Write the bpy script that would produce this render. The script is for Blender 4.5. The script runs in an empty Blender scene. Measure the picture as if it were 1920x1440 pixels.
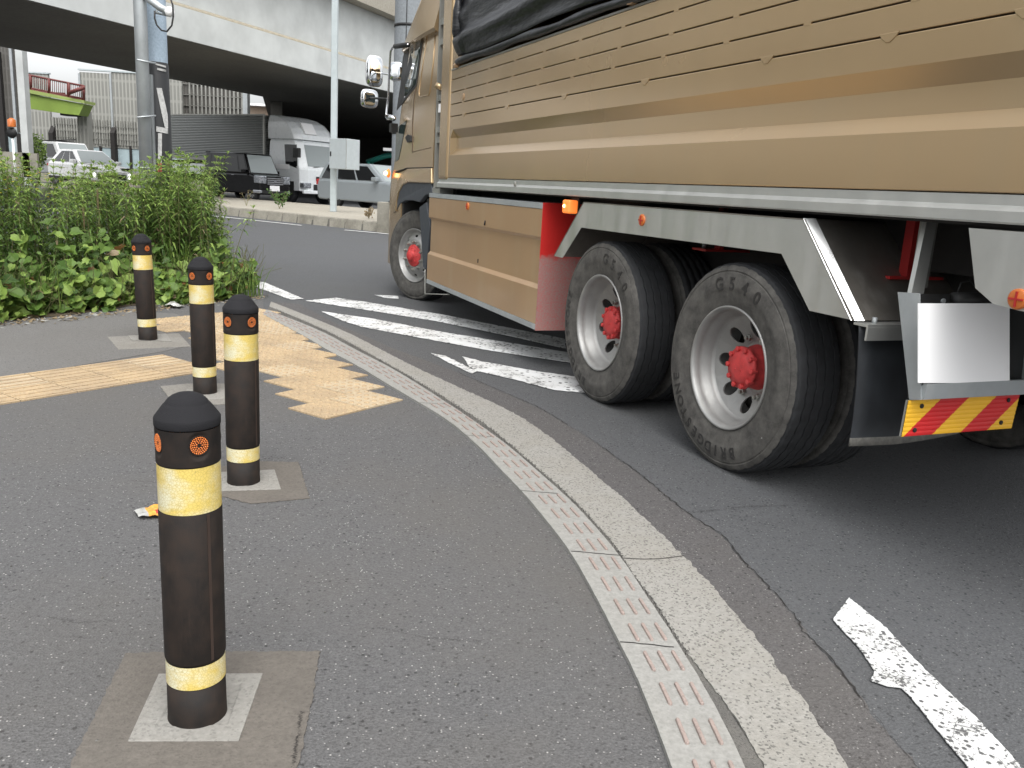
import bpy, math, random
from mathutils import Vector, Matrix
R = math.radians
rnd = random.Random(11)
scn = bpy.context.scene
COL = scn.collection

# ------------------------------------------------------------------ camera
W0, H0 = 1920, 1440
F = 1580.0; SL = 0.058; HX, HY = 309.0, 318.0; CH = 1.29
th = math.atan(SL)
dd = ((H0/2-HY)-SL*(W0/2-HX))*math.cos(th)
pit = math.atan(dd/F)
cf = Vector((0, math.cos(pit), -math.sin(pit)))
r0 = Vector((1, 0, 0)); u0 = r0.cross(cf)
cr = math.cos(th)*r0+math.sin(th)*u0
cu = -math.sin(th)*r0+math.cos(th)*u0
CP = Vector((0, 0, CH))
cam_d = bpy.data.cameras.new('Camera'); cam = bpy.data.objects.new('Camera', cam_d); COL.objects.link(cam)
cam.matrix_world = Matrix(((cr.x, cu.x, -cf.x, 0), (cr.y, cu.y, -cf.y, 0), (cr.z, cu.z, -cf.z, CH), (0, 0, 0, 1)))
cam_d.sensor_width = 36; cam_d.lens = 36*F/W0; cam_d.clip_start = .05; cam_d.clip_end = 3000
scn.camera = cam

# ------------------------------------------------------------------ sky, sun, exposure
SUN_EL, SUN_AZ = 60, 165      # azimuth clockwise from +Y : behind the camera, a little left
world = bpy.data.worlds.new("World"); scn.world = world; world.use_nodes = True
wn = world.node_tree.nodes; wl = world.node_tree.links; wn.clear()
sky = wn.new('ShaderNodeTexSky'); sky.sky_type = 'NISHITA'; sky.sun_disc = False
sky.sun_elevation = R(SUN_EL); sky.sun_rotation = R(SUN_AZ); sky.air_density = 1.0; sky.dust_density = 4.0; sky.ozone_density = 1.0
hs = wn.new('ShaderNodeHueSaturation'); hs.inputs['Saturation'].default_value = .12
wn_n = wn.new('ShaderNodeTexNoise'); wn_n.inputs['Scale'].default_value = 2.2; wn_n.inputs['Detail'].default_value = 5
wr = wn.new('ShaderNodeMapRange'); wr.inputs['From Min'].default_value = .3; wr.inputs['From Max'].default_value = .7
wr.inputs['To Min'].default_value = 1.0; wr.inputs['To Max'].default_value = 1.35
wm = wn.new('ShaderNodeVectorMath'); wm.operation = 'SCALE'
bg = wn.new('ShaderNodeBackground'); bg.inputs['Strength'].default_value = .15
wo = wn.new('ShaderNodeOutputWorld')
wl.new(sky.outputs[0], hs.inputs['Color']); wl.new(wn_n.outputs['Fac'], wr.inputs['Value'])
wl.new(hs.outputs[0], wm.inputs[0]); wl.new(wr.outputs[0], wm.inputs['Scale'])
wl.new(wm.outputs[0], bg.inputs['Color']); wl.new(bg.outputs[0], wo.inputs['Surface'])
sd = bpy.data.lights.new('Sun', 'SUN'); sd.energy = 0.9; sd.angle = R(60); sd.color = (1, .97, .93)
so = bpy.data.objects.new('Sun', sd); COL.objects.link(so)
sdir = Vector((math.sin(R(SUN_AZ))*math.cos(R(SUN_EL)), math.cos(R(SUN_AZ))*math.cos(R(SUN_EL)), math.sin(R(SUN_EL))))
so.rotation_euler = sdir.to_track_quat('Z', 'Y').to_euler()
scn.view_settings.view_transform = 'Standard'; scn.view_settings.look = 'None'
scn.view_settings.exposure = 0.85; scn.view_settings.gamma = 1
scn.render.engine = 'CYCLES'
scn.render.resolution_x = 1024; scn.render.resolution_y = 768

# ------------------------------------------------------------------ pixel -> world helpers (measured from the photograph)
def terr(y):
    if y <= 11: return 0.0
    if y >= 33: return .24
    return .24*(y-11)/22.0
def ray(x, y): return cf+(x-960)/F*cr-(y-720)/F*cu
def G(x, y, z=None):
    d = ray(x, y)
    if z is not None:
        return CP+d*((z-CH)/d.z)
    zz = 0
    for _ in range(12):
        p = CP+d*((zz-CH)/d.z); zz = terr(p.y)
    return Vector((p.x, p.y, zz))
def AT(x, y, depth):
    d = ray(x, y); return CP+d*(depth/d.y)

# ------------------------------------------------------------------ materials
def srgb(r, g, b):
    f = lambda c: (c/255/12.92) if c <= 10 else ((c/255+.055)/1.055)**2.4
    return (f(r), f(g), f(b), 1)
class MN:
    def __init__(s, name):
        s.m = bpy.data.materials.new(name); s.m.use_nodes = True
        s.t = s.m.node_tree; s.n = s.t.nodes; s.l = s.t.links
        s.b = s.n['Principled BSDF']; s.o = s.n['Material Output']; s.pos = None
    def new(s, t): return s.n.new(t)
    def link(s, a, b): s.l.new(a, b)
    def P(s, obj=False):
        if obj: return s.new('ShaderNodeTexCoord').outputs['Object']
        if not s.pos: s.pos = s.new('ShaderNodeNewGeometry').outputs['Position']
        return s.pos
    def noise(s, sc, det=3, rough=.55, obj=False, vec=None, dist=0):
        n = s.new('ShaderNodeTexNoise'); n.inputs['Scale'].default_value = sc; n.inputs['Detail'].default_value = det
        n.inputs['Roughness'].default_value = rough; n.inputs['Distortion'].default_value = dist
        s.link(vec or s.P(obj), n.inputs['Vector']); return n.outputs['Fac']
    def vor(s, sc, out='Distance', obj=False, feat='F1', vec=None):
        n = s.new('ShaderNodeTexVoronoi'); n.inputs['Scale'].default_value = sc; n.feature = feat
        s.link(vec or s.P(obj), n.inputs['Vector']); return n.outputs[out]
    def stretch(s, x, y, z, obj=True):
        v = s.new('ShaderNodeVectorMath'); v.operation = 'MULTIPLY'; s.link(s.P(obj), v.inputs[0]); v.inputs[1].default_value = (x, y, z); return v.outputs[0]
    def mr(s, v, a, b, c=0, d=1, smooth=False):
        n = s.new('ShaderNodeMapRange'); s.link(v, n.inputs['Value'])
        if smooth: n.interpolation_type = 'SMOOTHSTEP'
        for k, q in zip(('From Min', 'From Max', 'To Min', 'To Max'), (a, b, c, d)): n.inputs[k].default_value = q
        return n.outputs[0]
    def math(s, op, a, b):
        n = s.new('ShaderNodeMath'); n.operation = op
        for i, q in enumerate((a, b)):
            if isinstance(q, (int, float)): n.inputs[i].default_value = q
            else: s.link(q, n.inputs[i])
        return n.outputs[0]
    def mix(s, fac, a, b, blend='MIX'):
        n = s.new('ShaderNodeMix'); n.data_type = 'RGBA'; n.blend_type = blend
        if isinstance(fac, (int, float)): n.inputs[0].default_value = fac
        else: s.link(fac, n.inputs[0])
        for i, q in ((6, a), (7, b)):
            if isinstance(q, tuple): n.inputs[i].default_value = q if len(q) == 4 else q+(1,)
            else: s.link(q, n.inputs[i])
        return n.outputs[2]
    def base(s, c):
        if isinstance(c, tuple): s.b.inputs['Base Color'].default_value = c if len(c) == 4 else c+(1,)
        else: s.link(c, s.b.inputs['Base Color'])
    def set(s, **k):
        for a, v in k.items():
            nm = {'rough': 'Roughness', 'metal': 'Metallic', 'spec': 'Specular IOR Level', 'coat': 'Coat Weight', 'coatr': 'Coat Roughness', 'trans': 'Transmission Weight', 'ior': 'IOR', 'sheen': 'Sheen Weight'}[a]
            if isinstance(v, (int, float)): s.b.inputs[nm].default_value = v
            else: s.link(v, s.b.inputs[nm])
        return s
    def bump(s, h, strength=.3, dist=.01):
        n = s.new('ShaderNodeBump'); n.inputs['Strength'].default_value = strength; n.inputs['Distance'].default_value = dist
        s.link(h, n.inputs['Height']); s.link(n.outputs[0], s.b.inputs['Normal']); return s

def asphalt(name, c, tint, spk=1.0, brown=(.11, .095, .08), patch=.35, pit=.2):
    m = MN(name)
    fine = m.noise(160, 2, .6); mid = m.noise(5, 5, .6); big = m.noise(.55, 4, .6)
    cell = m.vor(150, 'Color'); sep = m.new('ShaderNodeSeparateColor'); m.link(cell, sep.inputs[0])
    dist = m.vor(150)
    col = m.mix(m.mr(fine, .25, .75), tuple(q*.5 for q in c), tuple(q*1.6 for q in c))
    col = m.mix(m.mr(sep.outputs[0], .2, .9, 0, .6), col, tuple(q*1.7 for q in c))
    # pale chips of aggregate
    chip = m.math('MULTIPLY', m.mr(sep.outputs[1], .93-.02*spk, .96), m.mr(dist, .25, .45, 1, 0))
    col = m.mix(m.math('MULTIPLY', chip, m.mr(sep.outputs[2], 0, 1, .15, .75*spk)), col, (.46, .45, .43))
    wv = m.new('ShaderNodeVectorMath'); wv.operation = 'ADD'; nn_ = m.new('ShaderNodeTexNoise'); nn_.inputs['Scale'].default_value = 60; m.link(m.P(), nn_.inputs['Vector'])
    sc_v = m.new('ShaderNodeVectorMath'); sc_v.operation = 'SCALE'; m.link(nn_.outputs['Color'], sc_v.inputs[0]); sc_v.inputs['Scale'].default_value = .012; m.link(m.P(), wv.inputs[0]); m.link(sc_v.outputs[0], wv.inputs[1])
    d1 = m.new('ShaderNodeTexVoronoi'); d1.inputs['Scale'].default_value = 58; m.link(wv.outputs[0], d1.inputs['Vector']); ds = m.new('ShaderNodeSeparateColor'); m.link(d1.outputs['Color'], ds.inputs[0])
    dark = m.math('MULTIPLY', m.mr(ds.outputs[0], 1-pit, 1.02-pit), m.mr(d1.outputs['Distance'], .22, .36, 1, 0))
    col = m.mix(m.math('MULTIPLY', dark, .8), col, tuple(q*.22 for q in c))
    col = m.mix(m.mr(mid, .35, .7, 0, .4), col, tint)
    col = m.mix(m.mr(big, .45, .75, 0, patch), col, brown)
    m.base(col); m.set(rough=m.mr(fine, .3, .7, .75, .95), spec=.35)
    m.bump(m.math('ADD', m.math('MULTIPLY', m.noise(230, 2), .6), m.math('MULTIPLY', dist, 1.1)), .55, .004)
    return m.m
M = {}
M['road'] = asphalt('road_asphalt', (.069, .071, .074), (.088, .091, .096), .8, (.082, .082, .080), .5, .30)
M['roadold'] = asphalt('old_road_asphalt', (.074, .071, .071), (.088, .084, .082), 1.2, (.105, .096, .083), .5)
M['walk'] = asphalt('pavement_asphalt', (.080, .0795, .080), (.098, .097, .099), 1.3, (.108, .10, .090), .75)
M['walkold'] = asphalt('worn_pavement_asphalt', (.112, .110, .106), (.13, .126, .12), .5, (.115, .108, .098), .6, .08)
def concrete(name, c, spot=.5, sc=1.0, stain=(.16, .14, .11), bump=.25, grit=.35, obj=False):
    m = MN(name)
    a = m.noise(3*sc, 6, .65, obj); b = m.noise(70*sc, 3, .6, obj); g = m.vor(170*sc, 'Color', obj)
    sep = m.new('ShaderNodeSeparateColor'); m.link(g, sep.inputs[0])
    col = m.mix(m.mr(b, .3, .7), tuple(q*.84 for q in c), tuple(q*1.1 for q in c))
    col = m.mix(m.mr(a, .42, .8, 0, spot), col, stain)
    col = m.mix(m.math('MULTIPLY', m.mr(sep.outputs[0], .86, .9), grit), col, tuple(q*.35 for q in c))
    m.base(col); m.set(rough=.88, spec=.3); m.bump(m.math('ADD', b, m.math('MULTIPLY', m.vor(140*sc, obj=obj), .6)), bump, .004)
    return m.m
M['strip'] = concrete('kerb_strip_concrete', (.285, .282, .265), .35, 1, (.22, .21, .18), .15, .15)
M['gutter'] = concrete('gutter_concrete', (.285, .277, .255), .6, 1, (.235, .22, .185), .6, .75)
M['footing'] = concrete('footing_mortar', (.255, .248, .228), .5, 1, (.17, .155, .13), .3, .3)
M['patch'] = concrete('patch_mortar', (.135, .122, .107), .8, 1, (.085, .077, .068), .4, .2)
M['patchlt'] = concrete('light_patch_mortar', (.22, .21, .19), .6, 1, (.14, .13, .11), .35, .4)
M['tile'] = concrete('yellow_tile', (.43, .325, .20), .85, 1, (.24, .19, .135), .2, .4)
M['tile2'] = concrete('pale_yellow_tile', (.46, .37, .25), .75, 1, (.28, .23, .17), .2, .3)
M['bar'] = concrete('pink_ridge', (.31, .25, .225), .7, 1, (.28, .22, .19), .2, .2)
M['median'] = concrete('median_concrete', (.37, .345, .29), .4, .3, (.26, .23, .18), .3, .3)
M['kerbblock'] = concrete('kerb_block_concrete', (.30, .285, .24), .9, .55, (.10, .09, .07), .3, .3)
M['bridge'] = concrete('bridge_concrete', (.52, .54, .53), .35, .014, (.44, .45, .43), .02, .0)
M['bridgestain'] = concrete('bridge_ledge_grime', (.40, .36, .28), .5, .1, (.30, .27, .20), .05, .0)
M['bridgedark'] = concrete('dark_tone_concrete', (.13, .125, .11), .6, .12, (.08, .075, .065), .1, .05)  # holds the under-bridge shade in its colour; also colours kerb joint grime
M['column'] = concrete('column_concrete', (.235, .255, .27), .5, .3, (.19, .205, .21), .15, .1)
M['post'] = concrete('post_concrete', (.34, .42, .50), .3, .5, (.28, .35, .42), .1, .1)
M['grit'] = concrete('grey_grit', (.12, .116, .108), .6, 2, (.20, .19, .17), .8, .5)
M['dryst'] = concrete('rusty_stain', (.16, .105, .07), .6, 1, (.11, .08, .06), .3, .3)
M['soil'] = concrete('soil', (.09, .07, .045), .6, .6, (.05, .04, .03), 1, .5)
def simple(name, c, rough=.5, metal=0, coat=0, var=.12, sc=8, bump=0, spec=.5, obj=True):
    m = MN(name); n = m.noise(sc, 4, .6, obj)
    m.base(m.mix(m.mr(n, .3, .7), tuple(q*(1-var) for q in c[:3]), tuple(min(1, q*(1+var)) for q in c[:3])))
    m.set(rough=m.mr(n, .3, .7, max(0, rough-.06), min(1, rough+.08)), metal=metal, coat=coat, spec=spec, coatr=.08)
    if bump: m.bump(m.noise(sc*12, 3, .6, obj), bump, .003)
    return m.m
def paint(name, worn=.5, rot=None, sc=1):
    m = MN(name)
    a = m.noise(95*sc, 3, .65); b = m.noise(9*sc, 4, .6); c = m.vor(26*sc, 'Distance', feat='DISTANCE_TO_EDGE')
    pv = m.new('ShaderNodeTexVoronoi'); pv.inputs['Scale'].default_value = 52*sc; m.link(m.P(), pv.inputs['Vector']); ps = m.new('ShaderNodeSeparateColor'); m.link(pv.outputs['Color'], ps.inputs[0])
    pits = m.math('MULTIPLY', m.mr(m.math('ADD', ps.outputs[0], m.math('MULTIPLY', m.math('SUBTRACT', b, .5), .8)), 1.02-worn*.75, 1.05-worn*.75), m.mr(m.math('ADD', pv.outputs['Distance'], m.math('MULTIPLY', a, .3)), .44, .54, 1, 0))
    holes = m.mr(m.math('ADD', m.math('MULTIPLY', a, .8), m.math('MULTIPLY', b, .5)), .66+.22*(1-worn), .70+.22*(1-worn))
    crk = m.math('MULTIPLY', m.mr(c, .0, .05, 1, 0), m.mr(b, .45, .6))
    f = m.math('MAXIMUM', m.math('MAXIMUM', holes, pits), m.math('MULTIPLY', crk, min(1, worn*1.4)))
    col = m.mix(m.mr(b, .3, .8), (.68, .69, .69), (.50, .50, .48))
    m.base(m.mix(f, col, (.10, .10, .10))); m.set(rough=.75, spec=.3); m.bump(m.noise(220, 2), .35, .003)
    return m.m
M['line'] = paint('worn_line_paint', .72)
M['hatch'] = paint('hatch_paint', .6, sc=.5)
M['farline'] = paint('far_line_paint', .2)
def goldmat(name, c=(.49, .352, .198), metal=.66, rough=.19):
    m = MN(name); n = m.noise(1.3, 4, .55, True); d = m.noise(5, 2, .5, vec=m.stretch(1, 1, .15))
    col = m.mix(m.mr(n, .3, .7), tuple(q*.95 for q in c), tuple(q*1.06 for q in c))
    col = m.mix(m.mr(d, .5, .75, 0, .22), col, (.44, .35, .22))
    m.base(col); m.set(rough=m.mr(n, .3, .75, rough, rough+.10), metal=metal, coat=.25, coatr=.12)
    return m.m
M['gold'] = goldmat('gold_paint'); M['golddull'] = goldmat('dull_gold_paint', (.40, .265, .15), .3, .45)
def steelmat(name, c=(.60, .61, .585), rough=.36, dirt=.22, metal=.85):
    m = MN(name); br = m.noise(1, 3, .6, vec=m.stretch(3, 300, 300)); d = m.noise(4, 5, .65, True); st = m.noise(1, 4, .6, vec=m.stretch(9, 9, .8))
    col = m.mix(m.mr(d, .4, .75, 0, dirt), c, tuple(q*.55 for q in c))
    col = m.mix(m.mr(st, .55, .75, 0, .25), col, (.62, .61, .57))
    m.base(col); m.set(rough=m.mr(st, .35, .7, rough, rough+.22), metal=metal); m.bump(br, .06, .002)
    return m.m
M['steel'] = steelmat('stainless_steel'); M['steeldull'] = steelmat('dull_steel', (.40, .40, .37), .5, .5, .85)
M['galv'] = steelmat('galvanised_steel', (.46, .49, .50), .5, .4, .7)
M['chrome'] = simple('chrome', (.75, .76, .78), .08, 1, var=.04)
M['mirror'] = simple('mirror_glass', (.8, .83, .85), .02, 1, var=.02)
M['alu'] = steelmat('rim_aluminium', (.37, .37, .36), .45, .45, .75)
def redmat():
    m = MN('red_paint'); z = m.new('ShaderNodeSeparateXYZ'); m.link(m.P(), z.inputs[0])
    n = m.noise(18, 5, .7); n2 = m.noise(90, 3, .7)
    wear = m.math('ADD', m.mr(z.outputs[2], .93, .80, 0, .62), m.math('MULTIPLY', m.math('SUBTRACT', n, .5), .55))
    wear = m.math('MULTIPLY', m.mr(wear, .38, .56), m.mr(z.outputs[2], .90, .84))
    m.base(m.mix(m.math('MULTIPLY', wear, m.mr(n2, .3, .6, .5, .95)), (.56, .025, .022), (.31, .215, .195))); m.set(rough=m.mr(wear, 0, 1, .4, .85)); m.bump(n2, .3, .004)
    return m.m
M['redside'] = redmat()
M['red'] = simple('hub_red', (.52, .045, .045), .6, 0, var=.2, sc=30, bump=.25)
M['redchassis'] = simple('chassis_red', (.40, .02, .02), .5)
M['black'] = simple('black_metal', (.012, .012, .012), .55)
M['blackpl'] = simple('dark_grey_plastic', (.045, .052, .062), .55, sc=20)
M['chassisblk'] = simple('grimy_chassis', (.018, .016, .015), .8)
def tyremat():
    m = MN('tyre_rubber'); n = m.noise(9, 5, .7, True); s_ = m.noise(1, 5, .7, vec=m.stretch(60, 6, 60)); f = m.noise(140, 3, .7, True)
    col = m.mix(m.mr(n, .35, .7), (.050, .048, .045), (.12, .115, .105))
    col = m.mix(m.mr(s_, .52, .72, 0, .5), col, (.13, .125, .115))
    m.base(col); m.set(rough=.82, spec=.3); m.bump(f, .15, .002); return m.m
M['tyre'] = tyremat(); M['tread'] = simple('tread_rubber', (.018, .019, .021), .78, sc=25, var=.35, bump=.2)
M['letter'] = simple('raised_rubber', (.024, .023, .022), .6)
def tarp():
    m = MN('black_tarpaulin'); w = m.noise(1, 4, .6, vec=m.stretch(1.2, 3, 5)); m.base((.010, .011, .013)); m.set(rough=.36, spec=.45, coat=.0)
    m.bump(w, .6, .06); return m.m
M['tarp'] = tarp()
M['amber'] = simple('amber_plastic', (.62, .17, .03), .3); M['orange_refl'] = simple('orange_reflector', (.55, .15, .03), .35)
def emis(name, c, e, base=(.8, .3, .08)):
    m = MN(name); m.base(base); m.b.inputs['Emission Color'].default_value = c+(1,); m.b.inputs['Emission Strength'].default_value = e; return m.m
M['lampon'] = emis('lit_amber_lamp', (1, .22, .03), .45, (.75, .22, .05)); M['bulb'] = emis('lit_bulb', (1, .62, .25), 5)
def glass(name, c=(.02, .03, .03)):
    m = MN(name); m.base(c); m.set(rough=.05, spec=.45); return m.m
M['glass'] = glass('tinted_glass', (.012, .03, .027)); M['carglass'] = glass('dark_car_glass', (.012, .013, .014)); M['screen'] = glass('windscreen_sky_glass', (.26, .29, .29))  # windscreens: sky reflection put into the pale base colour
M['rubberpost'] = None
def bollmat():
    m = MN('bollard_rubber'); z = m.new('ShaderNodeSeparateXYZ'); m.link(m.P(True), z.inputs[0])
    n = m.noise(14, 5, .65, True); st = m.noise(1, 4, .65, vec=m.stretch(90, 90, 9)); f = m.noise(500, 2, .5, True)
    col = m.mix(m.mr(n, .35, .65), (.008, .0068, .0062), (.024, .0165, .0125))
    col = m.mix(m.mr(st, .6, .8, 0, .4), col, (.038, .026, .02))
    m.base(col); m.set(rough=m.mr(n, .3, .7, .62, .82), spec=.3); m.bump(f, .25, .002); return m.m
M['boll'] = bollmat()
M['cap'] = simple('cap_rubber', (.015, .015, .017), .85, sc=40, bump=.5, spec=.25)
def reflband():
    m = MN('yellow_reflective_sheet'); n = m.noise(11, 4, .6, vec=m.stretch(1, 1, 1.2)); v = m.vor(150, feat='DISTANCE_TO_EDGE', obj=True)
    st = m.noise(1, 2, .5, vec=m.stretch(6, 6, 120))
    col = m.mix(m.mr(n, .40, .62), (.70, .54, .15), (.70, .68, .50))  # whitish patches stand for retroreflected light, put into the colour
    col = m.mix(m.mr(v, .0, .12, .65, 0), col, (.44, .33, .08)); col = m.mix(m.mr(st, .5, .75, 0, .25), col, (.60, .44, .08))
    sp = m.noise(28, 4, .7, True); col = m.mix(m.mr(sp, .70, .76, 0, .6), col, (.2, .16, .08))
    m.base(col); m.set(rough=.42, spec=.5, metal=.1); return m.m
M['band'] = reflband()
M['white'] = simple('white_panel', (.9, .9, .9), .9, var=.005, spec=.1)
M['vanwhite'] = simple('white_paint', (.72, .75, .76), .3, coat=.4, var=.03)
M['carblack'] = simple('black_car_paint', (.004, .004, .005), .12, coat=.15, spec=.3)
M['carsilver'] = simple('silver_car_paint', (.21, .235, .25), .35, 0, coat=.2, var=.02)
M['carwhite'] = simple('pearl_white_paint', (.70, .71, .71), .28, coat=.4, var=.03)
M['head'] = simple('headlight_glass', (.40, .42, .45), .15, .7, var=.8, sc=22)
M['yellow'] = simple('hazard_yellow', (.80, .44, .02), .4, var=.05); M['hazred'] = simple('hazard_red', (.56, .012, .014), .4, var=.05)
def barrier(name, c, c2, sx, sz):
    m = MN(name); w = m.new('ShaderNodeTexWave'); w.wave_type = 'BANDS'; w.bands_direction = 'X'; w.inputs['Scale'].default_value = sx
    m.link(m.P(True), w.inputs['Vector'])
    h = m.new('ShaderNodeTexWave'); h.bands_direction = 'Z'; h.inputs['Scale'].default_value = sz; m.link(m.P(True), h.inputs['Vector'])
    f = m.math('MAXIMUM', m.mr(w.outputs['Fac'], .55, .8), m.math('MULTIPLY', m.mr(h.outputs['Fac'], .9, .98), .6))
    n = m.noise(.5, 4, .6, True)
    m.base(m.mix(f, m.mix(n, c, tuple(q*.8 for q in c)), c2)); m.set(rough=.6); m.bump(w.outputs['Fac'], .3, .03); return m.m
M['barr'] = barrier('pale_louvre', (.235, .235, .215), (.33, .33, .30), 1.6, .35)
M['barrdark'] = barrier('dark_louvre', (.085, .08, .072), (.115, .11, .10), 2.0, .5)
def corr():
    m = MN('corrugated_aluminium'); h = m.new('ShaderNodeTexWave'); h.bands_direction = 'Z'; h.inputs['Scale'].default_value = 4.2; m.link(m.P(True), h.inputs['Vector'])
    n = m.noise(1, 4, .6, vec=m.stretch(.4, .4, 3)); m.base(m.mix(h.outputs['Fac'], (.13, .14, .135), (.30, .31, .295))); m.set(rough=.45, metal=.5); m.bump(h.outputs['Fac'], .6, .04); return m.m
M['corr'] = corr()
M['green'] = simple('green_girder_paint', (.25, .36, .07), .6, var=.12, sc=.8); M['railred'] = simple('brown_red_rail_paint', (.14, .035, .03), .6)
M['palegreen'] = simple('pale_grey_paint', (.42, .47, .48), .5, var=.05)
M['boxgrey'] = simple('grey_cabinet_paint', (.40, .44, .45), .45, var=.05)
M['teal'] = simple('teal_paint', (.01, .13, .105), .5)
M['tape'] = simple('pale_tape', (.45, .45, .44), .6, var=.25, sc=25); M['redtape'] = simple('red_tape', (.5, .02, .05), .5)
M['wrap'] = simple('black_wrap', (.020, .021, .023), .5, bump=.2)
M['beige'] = simple('beige_wall', (.42, .32, .24), .7)
def leafm(name, c, c2, tr=.35):
    m = MN(name); n = m.noise(2.3, 3, .6); f = m.noise(40, 2)
    col = m.mix(m.mr(n, .3, .7), c, c2); col = m.mix(m.mr(f, .3, .8, 0, .35), col, tuple(q*1.4 for q in c2))
    m.base(col); m.set(rough=.55, spec=.35)
    t = m.new('ShaderNodeBsdfTranslucent'); m.link(col, t.inputs['Color']); mx = m.new('ShaderNodeMixShader'); mx.inputs[0].default_value = tr
    m.link(m.b.outputs[0], mx.inputs[1]); m.link(t.outputs[0], mx.inputs[2]); m.link(mx.outputs[0], m.o.inputs['Surface']); return m.m
M['leaf1'] = leafm('leaf_green', (.065, .125, .022), (.11, .185, .035), .3); M['leaf2'] = leafm('leaf_pale_green', (.15, .235, .045), (.22, .31, .07), .25)
M['leaf3'] = leafm('leaf_deep_green', (.035, .075, .015), (.06, .115, .022), .25); M['stem'] = simple('stem_brown', (.13, .13, .05), .7)
M['dry'] = leafm('dry_leaf', (.22, .16, .09), (.30, .24, .15)); M['flower'] = leafm('yellow_flower', (.7, .5, .02), (.8, .6, .04)); M['leafred'] = leafm('reddish_leaf', (.16, .10, .04), (.22, .09, .03))

# ------------------------------------------------------------------ mesh helpers
class MB:
    def __init__(s): s.v = []; s.f = []; s.m = []; s.sm = []
    def add(s, vs, fs, mi=0, smooth=False):
        o = len(s.v); s.v += [tuple(v) for v in vs]; s.f += [tuple(i+o for i in f) for f in fs]
        s.m += [mi]*len(fs); s.sm += [smooth]*len(fs); return s
    def box(s, x0, x1, y0, y1, z0, z1, mi=0, T=None):
        vs = [Vector(p) for p in ((x0, y0, z0), (x1, y0, z0), (x1, y1, z0), (x0, y1, z0), (x0, y0, z1), (x1, y0, z1), (x1, y1, z1), (x0, y1, z1))]
        if T: vs = [T @ v for v in vs]
        return s.add(vs, [(0, 3, 2, 1), (4, 5, 6, 7), (0, 1, 5, 4), (1, 2, 6, 5), (2, 3, 7, 6), (3, 0, 4, 7)], mi)
    def prism(s, pts, vec, mi=0):      # pts : 3D polygon, vec : extrusion
        n = len(pts); vec = Vector(vec); a = [Vector(p) for p in pts]; b = [p+vec for p in a]
        return s.add(a+b, [tuple(range(n))[::-1], tuple(range(n, 2*n))]+[(i, (i+1) % n, n+(i+1) % n, n+i) for i in range(n)], mi)
    def lathe(s, prof, n=48, T=None, mi=0, smooth=True, cap0=False, cap1=False, jit=None):  # prof : (r, h) about local z
        vs = []; fs = []
        for k, (r, h) in enumerate(prof):
            for i in range(n):
                a = 2*math.pi*i/n; rr, hh = (jit(k, i, r, h) if jit else (r, h)); vs.append(Vector((rr*math.cos(a), rr*math.sin(a), hh)))
        for k in range(len(prof)-1):
            for i in range(n):
                j = (i+1) % n; fs.append((k*n+i, k*n+j, (k+1)*n+j, (k+1)*n+i))
        if cap0: fs.append(tuple(range(n))[::-1])
        if cap1: fs.append(tuple(range((len(prof)-1)*n, len(prof)*n)))
        if T: vs = [T @ v for v in vs]
        return s.add(vs, fs, mi, smooth)
    def tube(s, pts, r, n=10, mi=0, cap=True):
        pts = [Vector(p) for p in pts]; rs = r if isinstance(r, (list, tuple)) else [r]*len(pts)
        vs = []; fs = []; up = None
        for k, p in enumerate(pts):
            t = (pts[min(k+1, len(pts)-1)]-pts[max(k-1, 0)]).normalized()
            if up is None: up = t.orthogonal().normalized()
            up = (up-t*up.dot(t)).normalized(); b = t.cross(up)
            for i in range(n):
                a = 2*math.pi*i/n; vs.append(p+(up*math.cos(a)+b*math.sin(a))*rs[k])
        for k in range(len(pts)-1):
            for i in range(n):
                j = (i+1) % n; fs.append((k*n+i, k*n+j, (k+1)*n+j, (k+1)*n+i))
        if cap: fs += [tuple(range(n))[::-1], tuple(range((len(pts)-1)*n, len(pts)*n))]
        return s.add(vs, fs, mi, True)
    def loft(s, rings, mi=0, smooth=False, cap=True, closed=True):
        n = len(rings[0]); vs = [Vector(p) for r in rings for p in r]; fs = []
        for k in range(len(rings)-1):
            for i in range(n if closed else n-1):
                j = (i+1) % n; fs.append((k*n+i, k*n+j, (k+1)*n+j, (k+1)*n+i))
        if cap: fs += [tuple(range(n))[::-1], tuple(range((len(rings)-1)*n, len(rings)*n))]
        return s.add(vs, fs, mi, smooth)
    def ico(s, c, r, mi=0, sub=1, sc=(1, 1, 1), T=None):
        n = 8 if sub == 1 else 14; prof = [(math.sin(math.pi*k/(n//2))*r, -math.cos(math.pi*k/(n//2))*r) for k in range(n//2+1)]
        prof[0] = (r*.02, -r); prof[-1] = (r*.02, r)
        m = Matrix.Translation(Vector(c)) @ (T or Matrix()) @ Matrix.Diagonal((*sc, 1))
        return s.lathe(prof, n, m, mi)
    def build(s, name, mat, parent=None, bevel=0, smooth_angle=None):
        me = bpy.data.meshes.new(name); me.from_pydata(s.v, [], s.f)
        mats = mat if isinstance(mat, (list, tuple)) else [mat]
        for q in mats: me.materials.append(q)
        me.polygons.foreach_set('material_index', s.m); me.polygons.foreach_set('use_smooth', s.sm)
        me.validate(); me.update()
        o = bpy.data.objects.new(name, me); COL.objects.link(o)
        if parent: o.parent = parent
        if bevel:
            b = o.modifiers.new('bevel', 'BEVEL'); b.width = bevel; b.segments = 2; b.limit_method = 'ANGLE'; b.angle_limit = R(35)
            b.harden_normals = False
        return o
def fixn(o):
    import bmesh
    bm = bmesh.new(); bm.from_mesh(o.data); bmesh.ops.recalc_face_normals(bm, faces=bm.faces); bm.to_mesh(o.data); bm.free(); return o
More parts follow.
